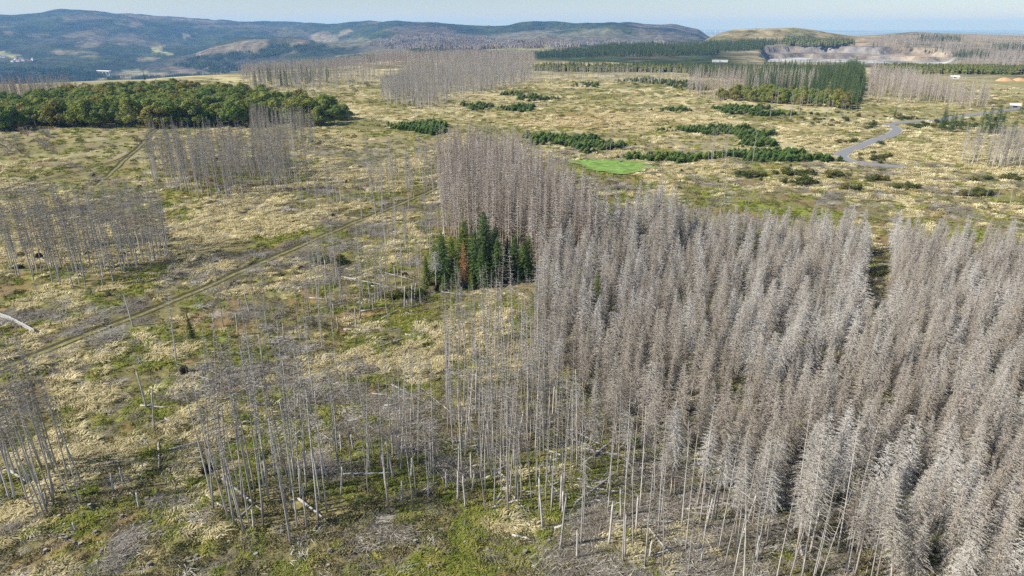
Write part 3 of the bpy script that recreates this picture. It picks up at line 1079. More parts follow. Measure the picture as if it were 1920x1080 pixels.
STRAW = [tussock_obj(1000 + i, M['straw'], 46, 0.34, 0.95, 0.035, 0.45) for i in range(5)]
BLADE = [tussock_obj(1020 + i, M['blade'], 40, 0.26, 0.85, 0.035, 0.15) for i in range(4)]
HEATH = []
for i in range(4):
    r = random.Random(1040 + i)
    c = MB()
    for k in range(110):
        a = r.random() * 6.283
        q = math.sqrt(r.random())
        p = Vector((math.cos(a) * q * 0.7, math.sin(a) * q * 0.7, 0.45 * (1 - q * q) * rv(r, 0.6, 1.2)))
        d = Vector((r.gauss(0, 1), r.gauss(0, 1), r.gauss(0.6, 1))).normalized() * rv(r, 0.1, 0.25)
        w = d.orthogonal().normalized() * 0.05
        c.tri(tuple(p - w), tuple(p + w), tuple(p + d))
    HEATH.append(bpy.data.objects.new('heath_clump', c.mesh('heath_clump', [M['heath']])))
SLASH = []
for i in range(5):
    r = random.Random(1060 + i)
    c = MB()
    for k in range(80):
        a = r.gauss(0.3, 0.9)
        p = Vector((r.gauss(0, 0.75), r.gauss(0, 0.6), abs(r.gauss(0.05, 0.16))))
        L = rv(r, 0.3, 1.3)
        d = Vector((math.cos(a) * L, math.sin(a) * L, r.gauss(0.05, 0.15)))
        w = Vector((-d.y, d.x, 0.3)).normalized() * rv(r, 0.012, 0.035)
        c.quad(tuple(p - w), tuple(p + d - w * 0.3), tuple(p + d + w * 0.3), tuple(p + w))
    SLASH.append(bpy.data.objects.new('brushwood', c.mesh('brushwood', [M['slash']])))


# ------------------------------------------------------------------ planting
def mass(name, label, cat, variants, pts, rot, scl, idx):
    """one countless mass of instances"""
    me = bpy.data.meshes.new(name)
    n = len(pts)
    me.vertices.add(n)
    me.vertices.foreach_set('co', np.asarray(pts, np.float32).ravel())
    a = me.attributes.new('rot', 'FLOAT_VECTOR', 'POINT')
    a.data.foreach_set('vector', np.asarray(rot, np.float32).ravel())
    a = me.attributes.new('scl', 'FLOAT_VECTOR', 'POINT')
    a.data.foreach_set('vector', np.asarray(scl, np.float32).ravel())
    a = me.attributes.new('idx', 'INT', 'POINT')
    a.data.foreach_set('value', np.asarray(idx, np.int32))
    o = tag(link(name, me), label, cat, kind='stuff')
    coll = bpy.data.collections.new(name + '_kinds')
    for v in variants:
        if v.name not in coll.objects:
            coll.objects.link(v)
    ng = bpy.data.node_groups.new(name, 'GeometryNodeTree')
    ng.interface.new_socket('Geometry', in_out='INPUT', socket_type='NodeSocketGeometry')
    ng.interface.new_socket('Geometry', in_out='OUTPUT', socket_type='NodeSocketGeometry')
    gi, go = ng.nodes.new('NodeGroupInput'), ng.nodes.new('NodeGroupOutput')
    ip = ng.nodes.new('GeometryNodeInstanceOnPoints')
    ci = ng.nodes.new('GeometryNodeCollectionInfo')
    ci.inputs['Collection'].default_value = coll
    ci.inputs['Separate Children'].default_value = True
    ci.inputs['Reset Children'].default_value = True
    ng.links.new(gi.outputs[0], ip.inputs['Points'])
    ng.links.new(ci.outputs[0], ip.inputs['Instance'])
    ip.inputs['Pick Instance'].default_value = True
    for nm, ty, so in (('idx', 'INT', 'Instance Index'), ('rot', 'FLOAT_VECTOR', 'Rotation'), ('scl', 'FLOAT_VECTOR', 'Scale')):
        na = ng.nodes.new('GeometryNodeInputNamedAttribute')
        na.data_type = ty
        na.inputs['Name'].default_value = nm
        ng.links.new(na.outputs['Attribute'], ip.inputs[so])
    ng.links.new(ip.outputs[0], go.inputs[0])
    md = o.modifiers.new('planting', 'NODES')
    md.node_group = ng
    return o


def scatter_px(poly, n, seed, mind=1.2, z=0.0, tries=40):
    """n ground points under a patch of the survey, no two closer than mind"""
    r = np.random.default_rng(seed)
    us = [p[0] for p in poly]
    vs = [p[1] for p in poly]
    out = []
    t = 0
    while len(out) < n and t < n * tries:
        t += 1
        u = r.uniform(min(us), max(us))
        v = r.uniform(min(vs), max(vs))
        if not in_poly(np.array([u]), np.array([v]), poly)[0]:
            continue
        x, y = at(u, v, z)
        if all((x - q[0]) ** 2 + (y - q[1]) ** 2 > mind * mind for q in out):
            out.append((x, y))
    return out


def world_poly(poly):
    return [at(*p) for p in poly]


def fill_grid(wp, sp, seed, jit=0.38):
    r = np.random.default_rng(seed)
    xs = [p[0] for p in wp]
    ys = [p[1] for p in wp]
    X, Y = np.meshgrid(np.arange(min(xs), max(xs), sp), np.arange(min(ys), max(ys), sp))
    X = X.ravel() + r.uniform(-jit, jit, X.size) * sp
    Y = Y.ravel() + r.uniform(-jit, jit, Y.size) * sp
    k = in_poly(X, Y, wp)
    return X[k], Y[k]


def plant(kind, name, label, cat, x, y, z, h, hv, group, rnd, lean=0.03, wide=1.0):
    """one tree with its trunk and crown"""
    v = K[kind][rnd.randrange(len(K[kind]))]
    s = h / hv
    o = thing(name, label, cat, (x, y, z - 0.05), (rnd.gauss(0, lean), rnd.gauss(0, lean), rnd.random() * 6.283), (s * wide, s * wide, s), group)
    link('trunk', v[0], o)
    link('crown', v[1], o)
    return o


def mass_trees(name, label, cat, kind, X, Y, h, hv, seed, lean=0.03, wide=1.0):
    r = np.random.default_rng(seed)
    n = len(X)
    X = np.asarray(X)
    Y = np.asarray(Y)
    Z = H(X, Y) - 0.05
    s = np.asarray(h) / hv
    rot = np.stack([r.normal(0, lean, n), r.normal(0, lean, n), r.uniform(0, 6.283, n)], 1)
    w = s * wide * r.uniform(0.85, 1.15, n)
    return mass(name, label, cat, [v[2] for v in K[kind]], np.stack([X, Y, Z], 1), rot, np.stack([w, w, s], 1), r.integers(0, len(K[kind]), n))


# ---- the dense dead stand
X, Y = fill_grid(STAND, 3.0, 5, 0.5)
r = np.hypot(X, Y)
keep = seg_dist(X, Y, LANE) > 2.25
clump_poly = world_poly([(780, 520), (800, 470), (985, 480), (1000, 545), (900, 560), (800, 560)])
keep &= ~in_poly(X, Y, clump_poly)
keep &= r > 46
thin = sst(0.62, 0.70, fbm(X, Y, 12, 3, 77.0))
keep &= rng.random(len(X)) > 0.04 + 0.25 * thin
X, Y, r = X[keep], Y[keep], r[keep]
az = np.arctan2(X, Y)
hh = (14.6 - 3.0 * sst(62, 100, r) + 4.5 * sst(150, 185, r) * (X < 45)) * rng.uniform(0.74, 1.18, len(X))
wing = (X < 22) & (Y > 165)
hh = np.where(wing, rng.uniform(17, 21, len(X)), hh)
Z = H(X, Y)
eu, ev = project(X, Y, Z + hh * 0.8)
infr = (eu > -20) & (eu < 1940) & (ev < 1090) & (ev > 0)
order = np.argsort(np.where(infr, r, 1e6))
single = order[:300]
dedge = np.array([seg_dist(np.array([a]), np.array([b]), STAND[-16:-4])[0] for a, b in zip(X[single], Y[single])])
rnd = random.Random(21)
tone_f = fbm(X, Y, 16, 3, 88.0)
lane_d = seg_dist(X, Y, LANE)
hq = np.quantile(hh[single], [0.33, 0.67])
TN = {0: 'brown', 1: 'beige grey', 2: 'silver grey'}
for k, d in zip(single, dedge):
    ed = d < 11
    f = tone_f[k] + rnd.gauss(0, 0.09) + (0.10 if ed else 0) + (0.04 if X[k] > 40 else -0.05)
    tn = 0 if f < 0.47 else (1 if f < 0.61 else 2)
    hw = 'short' if hh[k] < hq[0] else ('tall' if hh[k] > hq[1] else 'medium')
    kd = 'edge' if ed and rnd.random() < (0.92 if X[k] < 32 else 0.6) else 'dense'
    stem = ' with bare stem' if kd == 'edge' else ''
    if ed:
        pl = 'on the stand edge ' + ('beside the bare poles' if X[k] < 32 else 'over mossy ground')
    elif lane_d[k] < 7:
        pl = 'lining the dark lane through the stand'
    elif X[k] < 24:
        pl = 'in the stand next to the thinned strip'
    elif X[k] < 48:
        pl = 'in the stand behind its bare stemmed edge'
    else:
        pl = 'in the thickest part of the stand'
    v = rnd.randrange(3) * 3 + tn
    s_ = float(hh[k]) / (17.0 if kd == 'edge' else 15.0)
    le = 0.045 if ed else 0.03
    wd = s_ * rnd.uniform(0.82, 1.1)
    o = thing('dead_spruce', hw + ' ' + TN[tn] + ' dead spruce' + stem + ' ' + pl, 'dead spruce', (float(X[k]), float(Y[k]), float(Z[k]) - 0.05), (rnd.gauss(0, le), rnd.gauss(0, le), rnd.random() * 6.283), (wd, wd, s_), 'dead spruces ' + pl.split(',')[0])
    link('trunk', K[kd][v][0], o)
    link('crown', K[kd][v][1], o)
rest = np.setdiff1d(np.arange(len(X)), single)
rest = rest[~wing[rest]]
mass_trees('dead_spruces', 'grey brown mass of close-set dead spruces filling the dense stand', 'dead spruces', 'dense', X[rest], Y[rest], hh[rest], 15.0, 31, 0.04, 1.02)
wg = np.where(wing)[0]
mass_trees('dead_spruces', 'pale grey narrow wing of dead spruces reaching back past the green clump', 'dead spruces', 'fardense', X[wg], Y[wg], hh[wg], 20.0, 32, 0.03, 1.0)

# ---- bare grey trees of the clearing
BARE = [
    ([(0, 500), (40, 455), (200, 450), (335, 462), (330, 485), (240, 535), (150, 550), (20, 520)], 120, 17, 21, 'slender bare dead spruce in the loose clump between slat fence and curving track', 'bare spruces by the slat fence'),
    ([(265, 335), (300, 300), (420, 300), (530, 305), (560, 350), (500, 368), (420, 374), (330, 365)], 270, 17, 21, 'bare grey dead spruce in the thick grove below the beech wood', 'bare spruces below the beech wood'),
    ([(470, 262), (590, 260), (595, 290), (480, 285)], 90, 17, 20, 'bare pale dead spruce in the small grove touching the beech wood', 'bare spruces touching the beech wood'),
    ([(0, 900), (90, 870), (170, 895), (165, 945), (90, 985), (0, 935)], 30, 18, 24, 'bare dead spruce in the small group on the dark shaded turf', 'bare spruces on the shaded turf'),
    ([(380, 900), (480, 880), (620, 900), (620, 960), (560, 1030), (470, 1030), (400, 965)], 40, 20, 25, 'bare dead spruce in the cluster over the crossed fallen logs', 'bare spruces over the crossed logs'),
    ([(620, 800), (820, 790), (840, 960), (640, 960)], 30, 11, 20, 'bare dead spruce in the thin row between log cluster and dense stand', 'bare spruces in the thin row'),
    ([(300, 600), (620, 580), (640, 760), (320, 760)], 18, 11, 18, 'lone thin dead spruce on the open straw grass beside the dirt track', 'lone bare spruces on the straw grass'),
    ([(560, 570), (600, 500), (740, 440), (820, 400), (832, 470), (790, 570), (700, 610), (620, 650)], 70, 9, 16, 'thin bare dead spruce in the open strip beside the green spruce clump', 'bare spruces beside the green clump'),
    ([(830, 640), (1000, 590), (1030, 700), (1060, 800), (1090, 880), (1050, 965), (900, 975), (840, 840)], 160, 11, 20, 'bare dead spruce in the thinned strip along the dense stand', 'bare spruces along the dense stand'),
    ([(1020, 960), (1100, 880), (1400, 960), (1650, 1060), (1620, 1180), (1200, 1110), (1040, 1000)], 45, 13, 20, 'pale bare pole among broken stems before the dense stand', 'bare poles before the dense stand'),
    ([(690, 330), (825, 325), (825, 400), (700, 410)], 55, 13, 19, 'bare dead spruce at the far end of the long dirt track', 'bare spruces at the end of the track'),
    ([(540, 300), (690, 320), (690, 410), (560, 420)], 28, 12, 18, 'scattered thin dead spruce on the pale grass beyond the track', 'scattered bare spruces beyond the track'),
    ([(1800, 298), (1960, 288), (1960, 318), (1800, 314)], 110, 14, 19, 'bare grey dead spruce in the row beyond the road bend', 'bare spruces beyond the road bend'),
    ([(1310, 300), (1440, 298), (1440, 306), (1310, 308)], 9, 13, 17, 'lone bare spruce over the belt of young green spruces', 'lone bare spruces over the young belt'),
    ([(1130, 288), (1220, 288), (1220, 300), (1130, 298)], 6, 9, 16, 'ragged dead spruce standing by the bright green meadow', 'ragged spruces by the meadow'),
    ([(1330, 366), (1900, 372), (1900, 392), (1330, 380)], 16, 6, 10, 'short grey dead tree on the straw grass behind the dense stand', 'short dead trees behind the stand'),
]
allb = []
for i, (poly, n, h0, h1, lab, grp) in enumerate(BARE):
    for (bx, by) in scatter_px(poly, n, 50 + i, 0.9):
        allb.append((bx, by, rng.uniform(h0, h1), lab, grp, i))
BX = np.array([b[0] for b in allb])
BY = np.array([b[1] for b in allb])
BZ = H(BX, BY)
bu, bv = project(BX, BY, BZ + 8)
br_ = np.hypot(BX, BY)
inb = (bu > 0) & (bu < 1920) & (bv < 1080)
od = np.argsort(np.where(inb, br_, 1e6))
rnd = random.Random(22)
for k in od[:300]:
    b = allb[k]
    wide = rnd.uniform(0.75, 1.1) * (1.0 if b[2] > 15 else 1.15)
    o = plant('bare', 'bare_spruce', b[3], 'bare spruce', b[0], b[1], float(BZ[k]), b[2], 20.0, b[4], rnd, 0.04, wide)
    g0, g1 = BARE[b[5]][2:4]
    q = (b[2] - g0) / (g1 - g0)
    ln = math.hypot(o.rotation_euler.x, o.rotation_euler.y)
    o['label'] = ('shorter ' if q < 0.33 else ('taller ' if q > 0.67 else '')) + ('leaning ' if ln > 0.06 else ('straight ' if ln < 0.03 else '')) + b[3]
rest = od[300:]
mass_trees('bare_spruces', 'groves of thin bare grey spruces standing farther back on the plateau', 'bare spruces', 'bareback', BX[rest], BY[rest], np.array([allb[k][2] for k in rest]), 20.0, 33, 0.03, 1.0)

# ---- broken stems
rnd = random.Random(23)


def stub_parts(seed):
    r = random.Random(seed)
    t, c = MB(), MB()
    n = 5
    path = [Vector((rv(r, -0.008, 0.008) * i, rv(r, -0.008, 0.008) * i, 6.0 * i / n)) for i in range(n + 1)]
    path[0].z = -0.3
    t.tube(path, [0.17, 0.135, 0.125, 0.115, 0.105, 0.095], 8)
    top = path[-1]
    for j in range(5):
        a = j * 1.257 + r.random()
        b1 = top + Vector((math.cos(a) * 0.11, math.sin(a) * 0.11, -0.02))
        b2 = top + Vector((math.cos(a + 1.1) * 0.11, math.sin(a + 1.1) * 0.11, -0.02))
        t.tri(tuple(b1), tuple(b2), tuple(top + Vector((math.cos(a) * 0.07, math.sin(a) * 0.07, rv(r, 0.15, 0.6)))))
    for k in range(22):
        z_ = rv(r, 0.8, 5.9)
        a = r.random() * 6.283
        L = rv(r, 0.2, 1.5) * (0.4 + z_ / 8)
        p = Vector((0, 0, z_))
        d = Vector((math.cos(a), math.sin(a), rv(r, -0.6, 0.2)))
        m = p + d * L * 0.6
        e = m + Vector((d.x, d.y, -0.9)) * L * 0.5
        w = Vector((0, 0, 0.03))
        c.quad(tuple(p - w), tuple(m - w * 0.6), tuple(m + w * 0.6), tuple(p + w))
        c.tri(tuple(m - w * 0.6), tuple(m + w * 0.6), tuple(e))
    return t, c


STUB = []
for i in range(5):
    t, c = stub_parts(1200 + i)
    STUB.append((t.mesh('broken_stem', [M['bark_grey']], True), c.mesh('branch_stubs', [M['twig_grey']])))
for poly, n, h0, h1, lab, grp in [
    ([(850, 780), (1080, 760), (1100, 1000), (840, 960)], 18, 2.5, 8, 'snapped pale stem without a top in the thinned strip along the dense stand', 'snapped stems in the thinned strip'),
    ([(1000, 900), (1400, 940), (1600, 1050), (1500, 1090), (1010, 1060)], 18, 2, 8, 'snapped pale stem without a top among the poles before the dense stand', 'snapped stems before the dense stand'),
    ([(620, 840), (840, 840), (840, 960), (640, 950)], 12, 2, 6, 'short broken stem under the thin row of bare spruces', 'broken stems under the thin row'),
    ([(560, 540), (780, 500), (790, 590), (600, 650)], 14, 2, 6, 'short broken stem in the open strip beside the green spruce clump', 'broken stems beside the green clump'),
    ([(200, 560), (560, 560), (600, 860), (300, 860)], 12, 1.5, 7, 'single broken grey stem on the straw grass beside the dirt track', 'broken stems on the straw grass'),
    ([(40, 900), (560, 900), (560, 1060), (60, 1000)], 8, 1, 3.5, 'knee high broken stem on the mossy turf among the stumps', 'broken stems among the stumps'),
]:
    for (bx, by) in scatter_px(poly, n, hash(lab) % 1000 if False else len(lab) * 7 + n, 1.3):
        h = rnd.uniform(h0, h1)
        v = STUB[rnd.randrange(5)]
        o = thing('broken_stem', lab, 'broken stem', (bx, by, Hs(bx, by)), (rnd.gauss(0, 0.05), rnd.gauss(0, 0.05), rnd.random() * 6.28), (1, 1, h / 6.0), grp)
        link('trunk', v[0], o)
        link('branch_stubs', v[1], o)

# ---- fallen logs and root plates
LOGM = []
for i in range(4):
    r = random.Random(1300 + i)
    t, c = MB(), MB()
    L = 10.0
    path = [Vector((L * k / 6, rv(r, -0.12, 0.12), 0.18 + rv(r, -0.03, 0.05))) for k in range(7)]
    t.tube(path, [0.20, 0.19, 0.175, 0.16, 0.14, 0.11, 0.06], 7)
    for k in range(34):
        q = rv(r, 2.0, 9.8)
        a = rv(r, -0.3, 3.44)
        d = Vector((rv(r, 0.2, 0.9), math.cos(a), max(0.0, math.sin(a)) + 0.1)).normalized()
        l = rv(r, 0.3, 1.4) * (0.4 + q / 12)
        p = Vector((q, 0, 0.2))
        w = d.orthogonal().normalized() * 0.022
        c.tri(tuple(p - w), tuple(p + w), tuple(p + d * l))
    LOGM.append((t.mesh('log_stem', [M['log']], True), c.mesh('log_branches', [M['twig_grey']])))


def root_mesh(seed):
    r = random.Random(seed)
    c = MB()
    n = 14
    ring = []
    for k in range(n):
        a = 6.283 * k / n
        q = rv(r, 0.8, 1.35)
        ring.append((math.cos(a) * q, math.sin(a) * q * 0.95))
    for lay, (xx, s) in enumerate([(-0.28, 0.75), (-0.12, 1.0), (0.1, 0.95), (0.3, 0.45)]):
        for (a, b) in ring:
            c.v.append((xx + rv(r, -0.07, 0.07), a * s, b * s + 0.75))
    for lay in range(3):
        for k in range(n):
            a0 = lay * n + k
            a1 = lay * n + (k + 1) % n
            c.f.append((a0, a1, a1 + n, a0 + n))
            c.m.append(0)
    c.f.append(tuple(range(n - 1, -1, -1)))
    c.f.append(tuple(range(3 * n, 4 * n)))
    c.m += [0, 0]
    for k in range(7):
        a = r.random() * 6.283
        p = Vector((-0.15, math.cos(a) * 0.9, math.sin(a) * 0.9 + 0.75))
        e = p + Vector((rv(r, -0.6, 0.2), math.cos(a) * rv(r, 0.3, 0.9), math.sin(a) * rv(r, 0.3, 0.9)))
        c.tube([p, (p + e) / 2 + Vector((0, 0, 0.08)), e], [0.07, 0.045, 0.01], 4)
    return c.mesh('root_plate', [M['root']])


ROOTM = [root_mesh(1350 + i) for i in range(3)]


def log_at(x0, y0, x1, y1, lab, grp, root=False, thick=1.0):
    L = math.hypot(x1 - x0, y1 - y0)
    z0, z1 = Hs(x0, y0), Hs(x1, y1)
    v = LOGM[rnd.randrange(4)]
    o = thing('fallen_tree' if root else 'fallen_log', lab, 'fallen log', (x0, y0, z0 + 0.02), (0, -math.atan2(z1 - z0, L), math.atan2(y1 - y0, x1 - x0)), (L / 10.0, thick, thick), grp)
    link('trunk', v[0], o)
    link('branch_stubs', v[1], o)
    if root:
        rm = link('root_plate', ROOTM[rnd.randrange(3)], o, (0, 0, 0))
        rm.scale = (10.0 / L, 1.0, 1.0)
        rm['label'] = 'dark upturned root plate'


EXPL = [((347, 706), (415, 722), True, 'fallen log with dark root plate lying on the open straw grass'),
        ((392, 893), (470, 945), True, 'fallen tree with black root plate under the tall bare cluster'),
        ((415, 905), (500, 965), False, 'pale log lying parallel to the tree with the black root plate'),
        ((388, 935), (442, 972), False, 'short pale log pointing at the crossed logs'),
        ((478, 948), (405, 1018), False, 'grey log crossing over the other fallen logs'),
        ((560, 940), (620, 990), False, 'bleached log under the outer stems of the tall bare cluster'),
        ((440, 850), (520, 905), False, 'thin bleached log behind the tall bare cluster'),
        ((720, 515), (778, 528), False, 'long white log lying beside the green spruce clump'),
        ((640, 522), (735, 540), False, 'long white log in the open strip beside the green clump'),
        ((820, 552), (885, 563), True, 'white fallen log with black root plate before the green clump'),
        ((655, 520), (692, 512), False, 'grey log propped among the broken stems of the open strip'),
        ((1120, 1020), (1168, 1062), False, 'pale log on the green turf before the dense stand'),
        ((1040, 1000), (1150, 960), False, 'long dark log under the snapped stems before the stand'),
        ((960, 1012), (1000, 1024), False, 'short pale log at the foot of the thinned strip'),
        ((880, 845), (925, 858), False, 'thick pale log lying in the thinned strip'),
        ((935, 895), (975, 930), False, 'broken pale log leaning low in the thinned strip'),
        ((0, 850), (62, 860), False, 'bright white log among the leaning spruces on shaded turf'),
        ((20, 886), (70, 916), False, 'grey log slipping down past the leaning spruces'),
        ((70, 686), (104, 699), False, 'short white log just below the long dirt track'),
        ((275, 376), (322, 382), False, 'white log before the grove below the beech wood'),
        ((385, 370), (430, 378), False, 'thin white log before the grove below the beech wood, beside its clearing'),
        ((75, 485), (112, 508), True, 'fallen tree with root plate in the clump by the slat fence'),
        ((1200, 985), (1330, 992), False, 'long grey log lying across the turf under the pale poles'),
        ((640, 895), (830, 890), False, 'very long thin log lying through the thin row'),
        ]
for a, b, rt, lab in EXPL:
    x0, y0 = at(*a)
    x1, y1 = at(*b)
    log_at(x0, y0, x1, y1, lab, None, rt, 0.9)
for poly, n, lab, grp in [
    ([(840, 760), (1080, 760), (1100, 990), (850, 960)], 42, 'tangled grey log on the ground of the thinned strip along the stand', 'tangled logs in the thinned strip'),
    ([(1060, 900), (1600, 980), (1600, 1080), (1080, 1060)], 34, 'grey log on the ground among the poles before the dense stand', 'logs among the poles'),
    ([(380, 640), (780, 560), (780, 780), (400, 800)], 18, 'grey log on brushwood in the open straw grass', 'logs on the open brushwood'),
    ([(560, 520), (790, 480), (790, 590), (600, 640)], 18, 'grey log among the broken stems beside the green clump', 'logs beside the green clump'),
    ([(0, 470), (320, 460), (300, 520), (20, 530)], 14, 'pale log on the ground in the clump by the slat fence', 'logs in the clump by the fence'),
    ([(280, 355), (640, 345), (640, 385), (300, 390)], 12, 'pale log on the ground before the grove below the beech wood, thin and short', 'short logs before the grove'),
    ([(60, 760), (600, 760), (600, 1060), (60, 1000)], 12, 'grey log half sunk in the mossy turf among stumps', 'logs among the stumps')]:
    for (bx, by) in scatter_px(poly, n, n * 13 + len(lab), 1.5):
        a = rnd.gauss(0.2, 0.8)
        L = rnd.uniform(3.5, 11)
        log_at(bx, by, bx + math.cos(a) * L, by + math.sin(a) * L, lab, grp, False, rnd.uniform(0.55, 0.95))
for (u, v) in [(165, 478), (147, 508), (205, 558), (345, 330), (155, 355), (175, 330), (40, 505), (565, 505), (625, 410), (650, 345), (398, 340), (262, 350), (90, 470), (760, 520), (232, 480)]:
    x0, y0 = at(u, v)
    o = link('root_plate', ROOTM[rnd.randrange(3)], None, (x0, y0, Hs(x0, y0) - 0.1))
    o.rotation_euler = (0, 0, rnd.random() * 6.28)
    o.scale = (0.8, 0.8, 0.65)
    tag(o, 'dark upturned root plate of a windthrown spruce on the grass', 'root plate', 'dark root plates on the grass')

# ---- stumps
STUMPM = []
for i in range(4):
    r = random.Random(1400 + i)
    c, tp = MB(), MB()
    n = 9
    c.tube([(0, 0, -0.25), (0, 0, 0.1), (0.02, 0, rv(r, 0.35, 0.55))], [0.42, 0.27, 0.24], n)
    for k in range(5):
        a = 6.283 * k / 5 + rv(r, -0.3, 0.3)
        c.tube([(0.2 * math.cos(a), 0.2 * math.sin(a), 0.15), (0.55 * math.cos(a), 0.55 * math.sin(a), -0.05), (0.8 * math.cos(a), 0.8 * math.sin(a), -0.2)], [0.12, 0.07, 0.03], 5)
    zt = c.v[2 * n][2]
    tp.tube([(0.02, 0, zt + 0.002), (0.02, 0, zt + 0.03)], [0.225, 0.215], n)
    STUMPM.append((c.mesh('stump', [M['stump']]), tp.mesh('stump_cut', [M['twig_grey']])))
for poly, n, lab, grp in [([(20, 900), (640, 960), (640, 1078), (10, 1078)], 46, 'low grey tree stump with pale cut top on the mossy turf', 'stumps on the mossy turf'),
                          ([(640, 980), (1180, 1010), (1180, 1078), (640, 1078)], 16, 'weathered stump on the green turf before the pale poles', 'stumps before the poles'),
                          ([(180, 600), (820, 580), (800, 860), (200, 880)], 26, 'old stump half hidden in the straw grass', 'stumps in the straw grass')]:
    for (bx, by) in scatter_px(poly, n, n + 900, 1.0):
        v = STUMPM[rnd.randrange(4)]
        o = thing('tree_stump', lab, 'tree stump', (bx, by, Hs(bx, by) + 0.02), (0, 0, rnd.random() * 6.28), rnd.uniform(0.6, 1.05), grp)
        link('stump_base', v[0], o)
        link('cut_top', v[1], o)

# ---- green spruce clump inside the clearing
CL = [(801, 536, 7.4, 'live'), (832, 530, 12.6, 'live'), (848, 520, 10.4, 'live'), (868, 512, 13.3, 'live'), (892, 528, 12.6, 'live'), (912, 520, 16.5, 'live'), (926, 512, 11.8, 'live'), (936, 532, 11.1, 'live'), (905, 540, 10.4, 'live'), (966, 520, 10.4, 'live'), (984, 528, 9.6, 'live'), (952, 512, 8.9, 'live'), (860, 538, 6.7, 'live'), (885, 545, 4.4, 'live'), (852, 546, 4.4, 'live'), (835, 545, 5.2, 'live'), (990, 512, 9.6, 'live'), (815, 520, 8.9, 'live')]
rnd = random.Random(24)
for (u, v, h, kd) in CL:
    x0, y0 = at(u, v)
    lab = 'tallest green spruce rising from the middle of the green clump' if h > 16 else ((('taller ' if h > 11.5 else 'shorter ') + 'dark green living spruce in the clump against the dead stand') if h > 7.5 else 'small green spruce at the foot of the green clump')
    plant('live', 'spruce_tree', lab, 'spruce', x0, y0, Hs(x0, y0), h, 18.0, None if h > 16 else ('living spruces of the clump' if h > 7.5 else 'small spruces of the clump'), rnd, 0.02, 1.55)
x0, y0 = at(872, 541)
plant('browned', 'spruce_tree', 'rust brown dying spruce at the front of the green clump', 'spruce', x0, y0, Hs(x0, y0), 11.5, 15.0, None, rnd, 0.02, 1.1)
x0, y0 = at(818, 548)
plant('edge', 'dead_spruce', 'grey drooping dead spruce beside the green clump, branches to the ground', 'dead spruce', x0, y0, Hs(x0, y0), 12, 17.0, None, rnd, 0.02, 1.35)
for (u, v, h, lab) in [(1115, 595, 10, 'single green spruce swallowed by the dead stand'), (362, 640, 5.5, 'lone thin green spruce on the straw grass below the track'), (1915, 500, 9, 'green spruce at the far rim of the dead stand')]:
    x0, y0 = at(u, v)
    plant('live', 'spruce_tree', lab, 'spruce', x0, y0, Hs(x0, y0), h, 18.0, None, rnd, 0.02, 0.8)

# ---- beech wood
BW = [(-60, 270), (20, 262), (120, 255), (230, 256), (330, 251), (420, 247), (500, 236), (600, 241), (655, 237), (640, 222), (560, 205), (470, 190), (400, 180), (330, 176), (240, 178), (150, 190), (60, 196), (-60, 225)]
X, Y = fill_grid(world_poly(BW), 10.6, 61, 0.36)
r = np.hypot(X, Y)
pu, pv = project(X, Y, 0 * X + 6)
inf = (pu > -25) & (pu < 1945)
od = np.argsort(np.where(inf, r, 1e6))
rnd = random.Random(25)
for k in od[:300]:
    if not inf[k]:
        continue
    pl = 'on the front edge of the beech wood' if pv[k] > 228 else ('in the middle of the beech wood' if pv[k] > 200 else 'at the rear rim of the beech wood')
    h = rnd.uniform(9.0, 16.0)
    v = rnd.choice([0, 3, 0, 3, 0, 1, 4, 1, 4, 1, 4, 2, 5])
    lab = ('small ' if h < 11 else ('big ' if h > 13.7 else 'mid sized ')) + ['olive', 'green', 'rust tinged'][v % 3] + ' round beech ' + pl
    w = rnd.uniform(1.05, 1.6) * h / 12.0
    o = thing('beech_tree', lab, 'beech', (float(X[k]), float(Y[k]), Hs(X[k], Y[k]) - 0.05), (rnd.gauss(0, 0.02), rnd.gauss(0, 0.02), rnd.random() * 6.28), (w, w, h / 12.0), 'beeches ' + pl)
    link('trunk', K['beech'][v][0], o)
    link('crown', K['beech'][v][1], o)
rk = od[300:]
rk = np.concatenate([rk, [k for k in od[:300] if not inf[k]]]).astype(int)
if len(rk):
    mass_trees('beech_trees', 'olive green canopy at the back of the beech wood', 'beeches', 'beech', X[rk], Y[rk], rng.uniform(11, 14, len(rk)), 12.0, 35, 0.02, 1.3)
for (u, v, h, kd) in [(65, 205, 17, 'livefar'), (125, 200, 15, 'livefar'), (140, 196, 14, 'livefar'), (95, 238, 14, 'livefar'), (172, 248, 13, 'livefar'), (272, 150, 12, 'livefar')]:
    x0, y0 = at(u, v)
    plant(kd, 'spruce_tree', 'dark pointed spruce standing up out of the beech wood', 'spruce', x0, y0, Hs(x0, y0), h, 20.0, 'spruces in the beech wood', rnd, 0.02)
# leafless shrubs near the curving track
for (bx, by) in scatter_px([(0, 270), (60, 262), (115, 275), (110, 300), (20, 306)], 20, 77, 3.0):
    o = link('leafless_shrub', DSHRUB[rnd.randrange(4)], None, (bx, by, Hs(bx, by) - 0.05))
    s = rnd.uniform(1.3, 2.2)
    o.scale = (s, s, s * 0.9)
    o.rotation_euler = (0, 0, rnd.random() * 6.28)
    tag(o, 'brown leafless shrub on the knoll beside the curving dirt track', 'shrub', 'leafless shrubs on the knoll')

